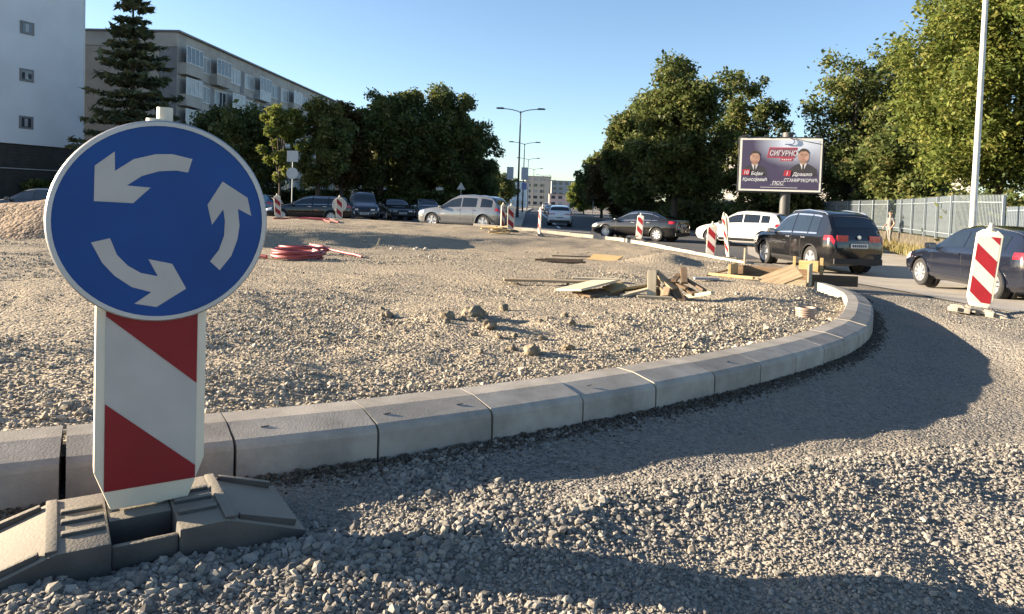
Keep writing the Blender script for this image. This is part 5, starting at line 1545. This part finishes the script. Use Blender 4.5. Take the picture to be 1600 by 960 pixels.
# ------------------------------------------------------------------ billboard
BB = empty('billboard', (13.8, 37.0, zr(13.8, 37.0)), radians(-16)); tag(BB, 'election billboard with two men in suits on a single dark column', 'billboard')
bw_, bh_, bz = 4.0, 2.75, 2.72
MB().tube([(0.35, .32, -.1), (0.35, .32, bz + bh_ + .32)], .26, 20).build('column', mat('column_grey', (0.07, 0.07, 0.07), 0.6), BB, smooth=True)
MB().box((0, .14, bz + bh_ / 2), (bw_ + .16, .22, bh_ + .16)).build('cabinet', M_DARKSTEEL, BB, bevel=.02)
def bbp(u, v, d): return (u, -d, bz + bh_ / 2 + v)
def flat(nm, pts, m, d, parent):
    tr = tessellate_polygon([[Vector((u, v, 0)) for u, v in pts]])
    o = mesh_obj(nm, [bbp(u, v, d) for u, v in pts], tr, m, parent)
    return o
def ell(cx, cy, rx, ry, n=28, a0=0, a1=360):
    return [(cx + rx * cos(radians(a0 + (a1 - a0) * i / n)), cy + ry * sin(radians(a0 + (a1 - a0) * i / n))) for i in range(n + (0 if a1 - a0 == 360 else 1))]
def rim4(w0, h0, w1, h1): return [(-w0, -h0), (w0, -h0), (w0, h0), (-w0, h0)]
M_BBW = mat('billboard_border', (0.75, 0.72, 0.64), 0.6, var=0.03)
brd = MB().box((0, -.012, bz + bh_ / 2), (bw_, .06, bh_)).build('border', M_BBW, BB)
pm = bpy.data.materials.new('poster_print'); pm.use_nodes = True
nt = pm.node_tree; N, Lk = nt.nodes, nt.links
tc = N.new('ShaderNodeTexCoord'); mp2 = N.new('ShaderNodeMapping'); mp2.inputs['Location'].default_value = (-0.15, 0, -4.2)
mp2.inputs['Scale'].default_value = (.62, 1, .80)
Lk.new(tc.outputs['Object'], mp2.inputs[0])
gr = N.new('ShaderNodeTexGradient'); gr.gradient_type = 'SPHERICAL'; Lk.new(mp2.outputs[0], gr.inputs[0])
sx2 = N.new('ShaderNodeSeparateXYZ'); Lk.new(tc.outputs['Object'], sx2.inputs[0])
mr = N.new('ShaderNodeMapRange'); mr.inputs[1].default_value = -.2; mr.inputs[2].default_value = 2.1; Lk.new(sx2.outputs['X'], mr.inputs[0])
mz = N.new('ShaderNodeMapRange'); mz.inputs[1].default_value = 3.6; mz.inputs[2].default_value = 5.2; Lk.new(sx2.outputs['Z'], mz.inputs[0])
mu = N.new('ShaderNodeMath'); mu.operation = 'MULTIPLY'; Lk.new(mr.outputs[0], mu.inputs[0]); Lk.new(mz.outputs[0], mu.inputs[1])
ad = N.new('ShaderNodeMath'); ad.use_clamp = True; Lk.new(gr.outputs['Fac'], ad.inputs[0]); Lk.new(mu.outputs[0], ad.inputs[1])
cr = N.new('ShaderNodeValToRGB'); cr.color_ramp.elements[0].color = (.062, .05, .10, 1); cr.color_ramp.elements[1].color = (.60, .66, .78, 1)
Lk.new(ad.outputs[0], cr.inputs['Fac']); Lk.new(cr.outputs['Color'], N['Principled BSDF'].inputs['Base Color']); N['Principled BSDF'].inputs['Roughness'].default_value = .55
post = flat('poster', [(-1.9, -1.28), (1.9, -1.28), (1.9, 1.28), (-1.9, 1.28)], pm, .046, brd)
M_SKIN = mat('printed_skin', (0.52, 0.33, 0.25), 0.6, col2=(0.36, 0.21, 0.15), scale=3.5); M_HAIR = mat('printed_hair', (0.06, 0.045, 0.035), 0.6)
M_PBROW = mat('printed_brow', (0.20, 0.12, 0.085), 0.6)
M_SUIT = mat('printed_suit', (0.045, 0.042, 0.05), 0.6); M_SHIRT = mat('printed_shirt', (0.60, 0.60, 0.62), 0.6); M_RED = mat('printed_red', (0.42, 0.03, 0.05), 0.55)
for cx, cy, s in ((-1.24, -.02, 1.0), (1.12, .06, 1.08)):                # two printed busts
    q = lambda pts: [(cx + u * s, cy + v * s) for u, v in pts]
    flat('printed_suit', q([(-.62, -1.0 + .42), (.62, -.58), (.60, -.25), (.42, -.10), (.18, .02), (-.18, .02), (-.42, -.10), (-.60, -.25)]), M_SUIT, .048, post)
    flat('printed_shirt', q([(-.17, .05), (.17, .05), (.10, -.12), (.0, -.42), (-.10, -.12)]), M_SHIRT, .050, post)
    flat('printed_tie', q([(-.045, -.02), (.045, -.02), (.035, -.12), (.06, -.36), (0, -.42), (-.06, -.36), (-.035, -.12)]), M_HAIR, .052, post)
    flat('printed_neck', q([(-.15, .20), (.15, .20), (.14, .02), (0, -.04), (-.14, .02)]), M_SKIN, .051, post)
    flat('printed_face', q(ell(0, .36, .245, .32)), M_SKIN, .053, post)
    flat('printed_hair', q(ell(0, .42, .265, .32, 20, 10, 170) + [(-.20, .52), (-.12, .60), (.12, .60), (.20, .52)][::1]), M_HAIR, .055, post)
    flat('printed_beard', q(ell(0, .26, .21, .22, 16, 200, 340) + [(.12, .18), (0, .16), (-.12, .18)]), mat('printed_beard', (0.30, 0.19, 0.14), 0.6), .055, post)
    for e in (-.095, .095):
        flat('printed_eye', q(ell(e, .40, .035, .015, 10)), M_PBROW, .056, post)
        flat('printed_brow', q([(e - .06, .455), (e + .06, .46), (e + .06, .48), (e - .06, .475)]), M_PBROW, .056, post)
    flat('printed_nose', q([(-.035, .28), (.035, .28), (.015, .40), (-.015, .40)]), mat('printed_shade', (0.40, 0.23, 0.17), 0.6), .056, post)
    flat('printed_mouth', q(ell(0, .205, .075, .016, 12)), M_RED, .057, post)
# red slogan plate
def para(x0, x1, y0, y1, sk): return [(x0, y0), (x1, y0), (x1 + sk, y1), (x0 + sk, y1)]
flat('slogan_plate', para(-.66, .70, .36, .90, .12), M_RED, .050, post)
flat('slogan_field', para(-.60, .64, .41, .85, .11), mat('printed_plum', (0.20, 0.08, 0.12), 0.6), .052, post)
flat('slogan_tab', para(-.02, .58, .20, .345, .05), M_RED, .051, post)
flat('number_patch', para(-1.86, -1.50, -.56, -.26, .04), M_RED, .060, post)
flat('number_patch', para(.18, .52, -.58, -.28, .04), M_RED, .060, post)
flat('underline', [(-.46, -1.06), (.26, -1.06), (.26, -1.045), (-.46, -1.045)], M_SHIRT, .060, post)
flat('footer_line', [(-.92, -1.19), (.88, -1.19), (.88, -1.165), (-.92, -1.165)], M_SHIRT, .060, post)
def lettering(txt, x, y, size, m=M_SHIRT, shear=.2, d=.062, bold=.004, sx=1.0):
    cu = bpy.data.curves.new('lettering', 'FONT'); cu.body = txt; cu.size = size; cu.shear = shear; cu.offset = bold; cu.resolution_u = 3
    tmp = bpy.data.objects.new('lettering', cu); COL.objects.link(tmp); bpy.context.view_layer.update()
    me = bpy.data.meshes.new_from_object(tmp.evaluated_get(bpy.context.evaluated_depsgraph_get())); bpy.data.objects.remove(tmp)
    me.materials.clear(); me.materials.append(m)
    t = bpy.data.objects.new('lettering', me); t.parent = post; COL.objects.link(t)
    t.location = bbp(x, y, d); t.rotation_euler = (pi / 2, 0, 0); t.scale = (sx, 1, 1)
lettering('СИГУРНО', -.55, .48, .36, sx=.78, bold=.006)
for q in range(5): flat('small_print', para(.06 + .1 * q, .13 + .1 * q, .24, .305, .02), M_SHIRT, .054, post)
lettering('10', -1.80, -.51, .26, bold=.006); lettering('Бојан', -1.42, -.55, .24, bold=.006, sx=.95); lettering('Кресојевић', -1.83, -.86, .24, bold=.006, sx=.92)
lettering('1', .28, -.53, .27, bold=.006); lettering('Драшко', .62, -.55, .24, bold=.006); lettering('СТАНИВУКОВИЋ', .20, -.87, .24, bold=.006, sx=.80)
lettering('ПСС', -.36, -1.02, .23, bold=.007, sx=1.1)
MB().tube([bbp(.45, 1.38, .08), bbp(.62, 1.30, .09), bbp(.66, 1.15, .09), bbp(.55, 1.06, .09), bbp(.2, 1.06, .09)], .022, 6).build('loose_cable', mat('blue_cable', (0.02, 0.04, 0.14), 0.5), BB, smooth=True)
MB().tube([bbp(.7, 1.36, .08), bbp(1.2, 1.22, .09), bbp(1.95, 1.08, .09)], .014, 6).build('loose_cable', M_BLACKPL, BB, smooth=True)
for u in (-1.8, -.7, 1.75): MB().box((u, -.02, bz + bh_ + .11), (.22, .14, .12)).build('bracket', M_DARKSTEEL, BB, bevel=.01)

# ------------------------------------------------------------------ the person by the fence
def person(x, y, z, heading):
    root = empty('person', (x, y, z), radians(heading)); tag(root, 'person in grey shirt and light trousers standing on the verge before the fence', 'person')
    # faces +x; z up
    V = {'pel': (0, 0, .93, .135, .10), 'wai': (.0, 0, 1.06, .13, .10), 'che': (-.01, 0, 1.28, .16, .115), 'nec': (-.01, 0, 1.47, .058, .055), 'hed0': (.01, 0, 1.55, .075, .07), 'hed1': (.02, 0, 1.64, .092, .082), 'hed2': (.01, 0, 1.73, .06, .058),
         'hl': (0, .09, .88, .095, .085), 'kl': (.06, .10, .50, .065, .06), 'al': (-.02, .10, .10, .045, .042), 'tl': (.13, .11, .045, .042, .032),
         'hr': (0, -.09, .88, .095, .085), 'kr': (-.02, -.10, .49, .065, .06), 'ar': (-.16, -.10, .10, .045, .042), 'tr': (-.02, -.11, .045, .042, .032),
         'sl': (-.01, .17, 1.39, .062, .058), 'el': (-.05, .24, 1.13, .046, .042), 'wl': (.10, .22, .93, .032, .03),
         'sr': (-.01, -.17, 1.39, .062, .058), 'er': (-.05, -.24, 1.13, .046, .042), 'wr': (.14, -.20, 1.0, .032, .03)}
    E = [('pel', 'wai'), ('wai', 'che'), ('che', 'nec'), ('nec', 'hed0'), ('hed0', 'hed1'), ('hed1', 'hed2'), ('pel', 'hl'), ('hl', 'kl'), ('kl', 'al'), ('al', 'tl'), ('pel', 'hr'), ('hr', 'kr'), ('kr', 'ar'), ('ar', 'tr'),
         ('che', 'sl'), ('sl', 'el'), ('el', 'wl'), ('che', 'sr'), ('sr', 'er'), ('er', 'wr')]
    for s, w in (('l', 'wl'), ('r', 'wr')):                # hands: a palm and five fingers
        bx, by, bz_ = V[w][:3]
        sg_ = 1 if s == 'l' else -1
        V['p' + s] = (bx + .045, by, bz_ - .055, .034, .018); E.append((w, 'p' + s))
        for f, (dx, dy, ln) in enumerate(((.025, .028, .055), (.03, .012, .075), (.03, -.004, .08), (.025, -.02, .07))):
            V['f%s%d' % (s, f)] = (bx + .045 + dx + ln * .5, by + dy * sg_, bz_ - .075 - ln * .6, .0095, .009); E.append(('p' + s, 'f%s%d' % (s, f)))
        V['t' + s + 'h'] = (bx + .085, by - .03 * sg_, bz_ - .045, .011, .010); E.append(('p' + s, 't' + s + 'h'))
    keys = list(V); ix = {k: i for i, k in enumerate(keys)}
    me = bpy.data.meshes.new('body'); me.from_pydata([V[k][:3] for k in keys], [(ix[a], ix[b]) for a, b in E], [])
    o = bpy.data.objects.new('body', me); o.parent = root; COL.objects.link(o)
    md = o.modifiers.new('skin', 'SKIN')
    for i, k in enumerate(keys):
        sv = me.skin_vertices[0].data[i]; sv.radius = V[k][3:5]; sv.use_root = (k == 'pel')
    o.modifiers.new('subd', 'SUBSURF').levels = 2
    bpy.context.view_layer.update()
    nm = bpy.data.meshes.new_from_object(o.evaluated_get(bpy.context.evaluated_depsgraph_get()))
    o.modifiers.clear(); o.data = nm
    mats_ = [mat('person_skin', (0.42, 0.26, 0.19), 0.6), mat('grey_shirt', (0.15, 0.145, 0.14), 0.9, var=.1, scale=8), mat('light_trousers', (0.17, 0.16, 0.145), 0.9, var=.1, scale=8), mat('shoes', (0.08, 0.06, 0.05), 0.7), mat('dark_hair', (0.03, 0.022, 0.018), 0.7)]
    nm.materials.clear()
    for m in mats_: nm.materials.append(m)
    for p in nm.polygons:
        c = p.center; p.use_smooth = True
        arm = abs(c.y) > .175 and c.z < 1.5
        if c.z < .085: p.material_index = 3
        elif c.z < .93 and not arm: p.material_index = 2
        elif c.z < 1.475 and not (arm and c.z < 1.2): p.material_index = 1
        elif c.z > 1.67 or (c.z > 1.56 and c.x < -.02): p.material_index = 4
        else: p.material_index = 0
    fm = mats_[0]
    MB().lathe([(0, .035), (.012, .02), (.016, 0)], lambda a, b, h: (.11 + h * .6, a, 1.615 + b), 8).build('nose', fm, root, smooth=True)
    for s in (-1, 1):
        MB().lathe([(0, 0), (.011, .002), (0, .006)], lambda a, b, h, s=s: (.102 + h, s * .034 + a, 1.645 + b), 8).build('eye', mats_[4], root)
        MB().tube([(0, s * .088, 1.66), (-.01, s * .098, 1.645), (0, s * .09, 1.60)], .010, 6).build('ear', fm, root, smooth=True)
    MB().tube([(.098, -.025, 1.575), (.106, 0, 1.573), (.098, .025, 1.575)], .005, 5).build('mouth', mat('lips', (0.30, 0.12, 0.10), 0.6), root)
person(18.35, 34.5, zr(18.35, 34.5) + 0.142, 190)

# clipped bushes under the eastern trees
for i, (x, y, lb) in enumerate([(14.6, 58.0, 'dark bush at the foot of the large rounded tree'), (15.2, 64.5, 'dark bush behind the large rounded tree'), (14.4, 72.0, 'dark bush under the rusty green tree'), (14.6, 80.0, 'dark bush under the brownish tree'), (14.9, 90.0, 'dark bush farther under the eastern row'),
                                (19.0, 66.0, 'dark bush behind the white crossover'), (-6.5, 79.0, 'dark bush at the street end of the western trees'), (-7.0, 90.0, 'dark bush far along the west pavement')]):
    r = empty('bush', (x, y, zr(x, y))); tag(r, lb, 'bush', 'bushes under the trees')
    k = 3200
    p = RNG.normal(size=(k, 3)); p /= np.linalg.norm(p, axis=1)[:, None]
    p *= (0.5 + 0.5 * RNG.random((k, 1)) ** 0.5) * (1 + 0.16 * RNG.normal(size=(k, 1)))
    p = p * np.array([2.4, 3.6, 1.3]); p[:, 2] = np.abs(p[:, 2] + 1.0)
    o = bpy.data.objects.new('foliage', leaf_mesh('foliage', p, 0.22, LEAF_DK, RNG)); o.parent = r; COL.objects.link(o)
    MB().tube([(0, 0, 0), (0, .1, 1.0), (.2, .3, 1.7)], [.06, .04, .01], 6).build('stem', M_BARK, r, smooth=True)

# shrubs pressed against the back of the fence
for i in range(13):
    f = i / 12
    yy = 23 + f * 37
    xx = float(np.interp(yy, FP[:, 1], FP[:, 0])) + 1.5
    place = ['nearest the railing', 'just past the railing', 'at the lamp mast', 'past the lamp mast', 'above the dark hatchback bonnet', 'just east of the person', 'close behind the person', 'just west of the person', 'above the black SUV tail', 'above the black SUV roof', 'above the black SUV windscreen', 'just east of the billboard column', 'behind the billboard column'][i]
    r = empty('shrub', (xx, yy, zr(xx, yy))); tag(r, 'dark shrub behind the fence ' + place, 'shrub', 'shrubs behind the fence')
    k = 2600
    p = RNG.normal(size=(k, 3)); p /= np.linalg.norm(p, axis=1)[:, None]
    p *= (0.5 + 0.5 * RNG.random((k, 1)) ** 0.5)
    p = p * np.array([1.0, 2.0, 1.25]) * (1 + 0.2 * RNG.normal(size=(k, 1))); p[:, 2] = np.abs(p[:, 2] + 1.3)
    o = bpy.data.objects.new('foliage', leaf_mesh('foliage', p, 0.15, LEAF_DK, RNG)); o.parent = r; COL.objects.link(o)
    MB().tube([(0, 0, 0), (0, .1, 1.2), (.2, .3, 2.0)], [.05, .04, .01], 6).build('stem', M_BARK, r, smooth=True)
# stake and pale stones at the foot of the far bank
plank('short pale stake stuck upright at the foot of the bank', (-3.75, 19.9), 0.36, 0.05, 0.04, 0, 0.12, 70, 0, m=M_WOODP, name='stake')
for i, (x, y, r, lb) in enumerate([(-2.72, 20.3, .09, 'larger pale stone at the foot of the far bank'), (-2.45, 20.4, .075, 'smaller pale stone at the foot of the far bank'), (-3.4, 20.2, .06, 'pale stone beside the upright stake')]):
    rock('pale_stone', (x, y), r, 70 + i, mat('pale_stone', (0.42, 0.38, 0.32), 0.9), label=lb, cat='stone', group='stones at the far bank')
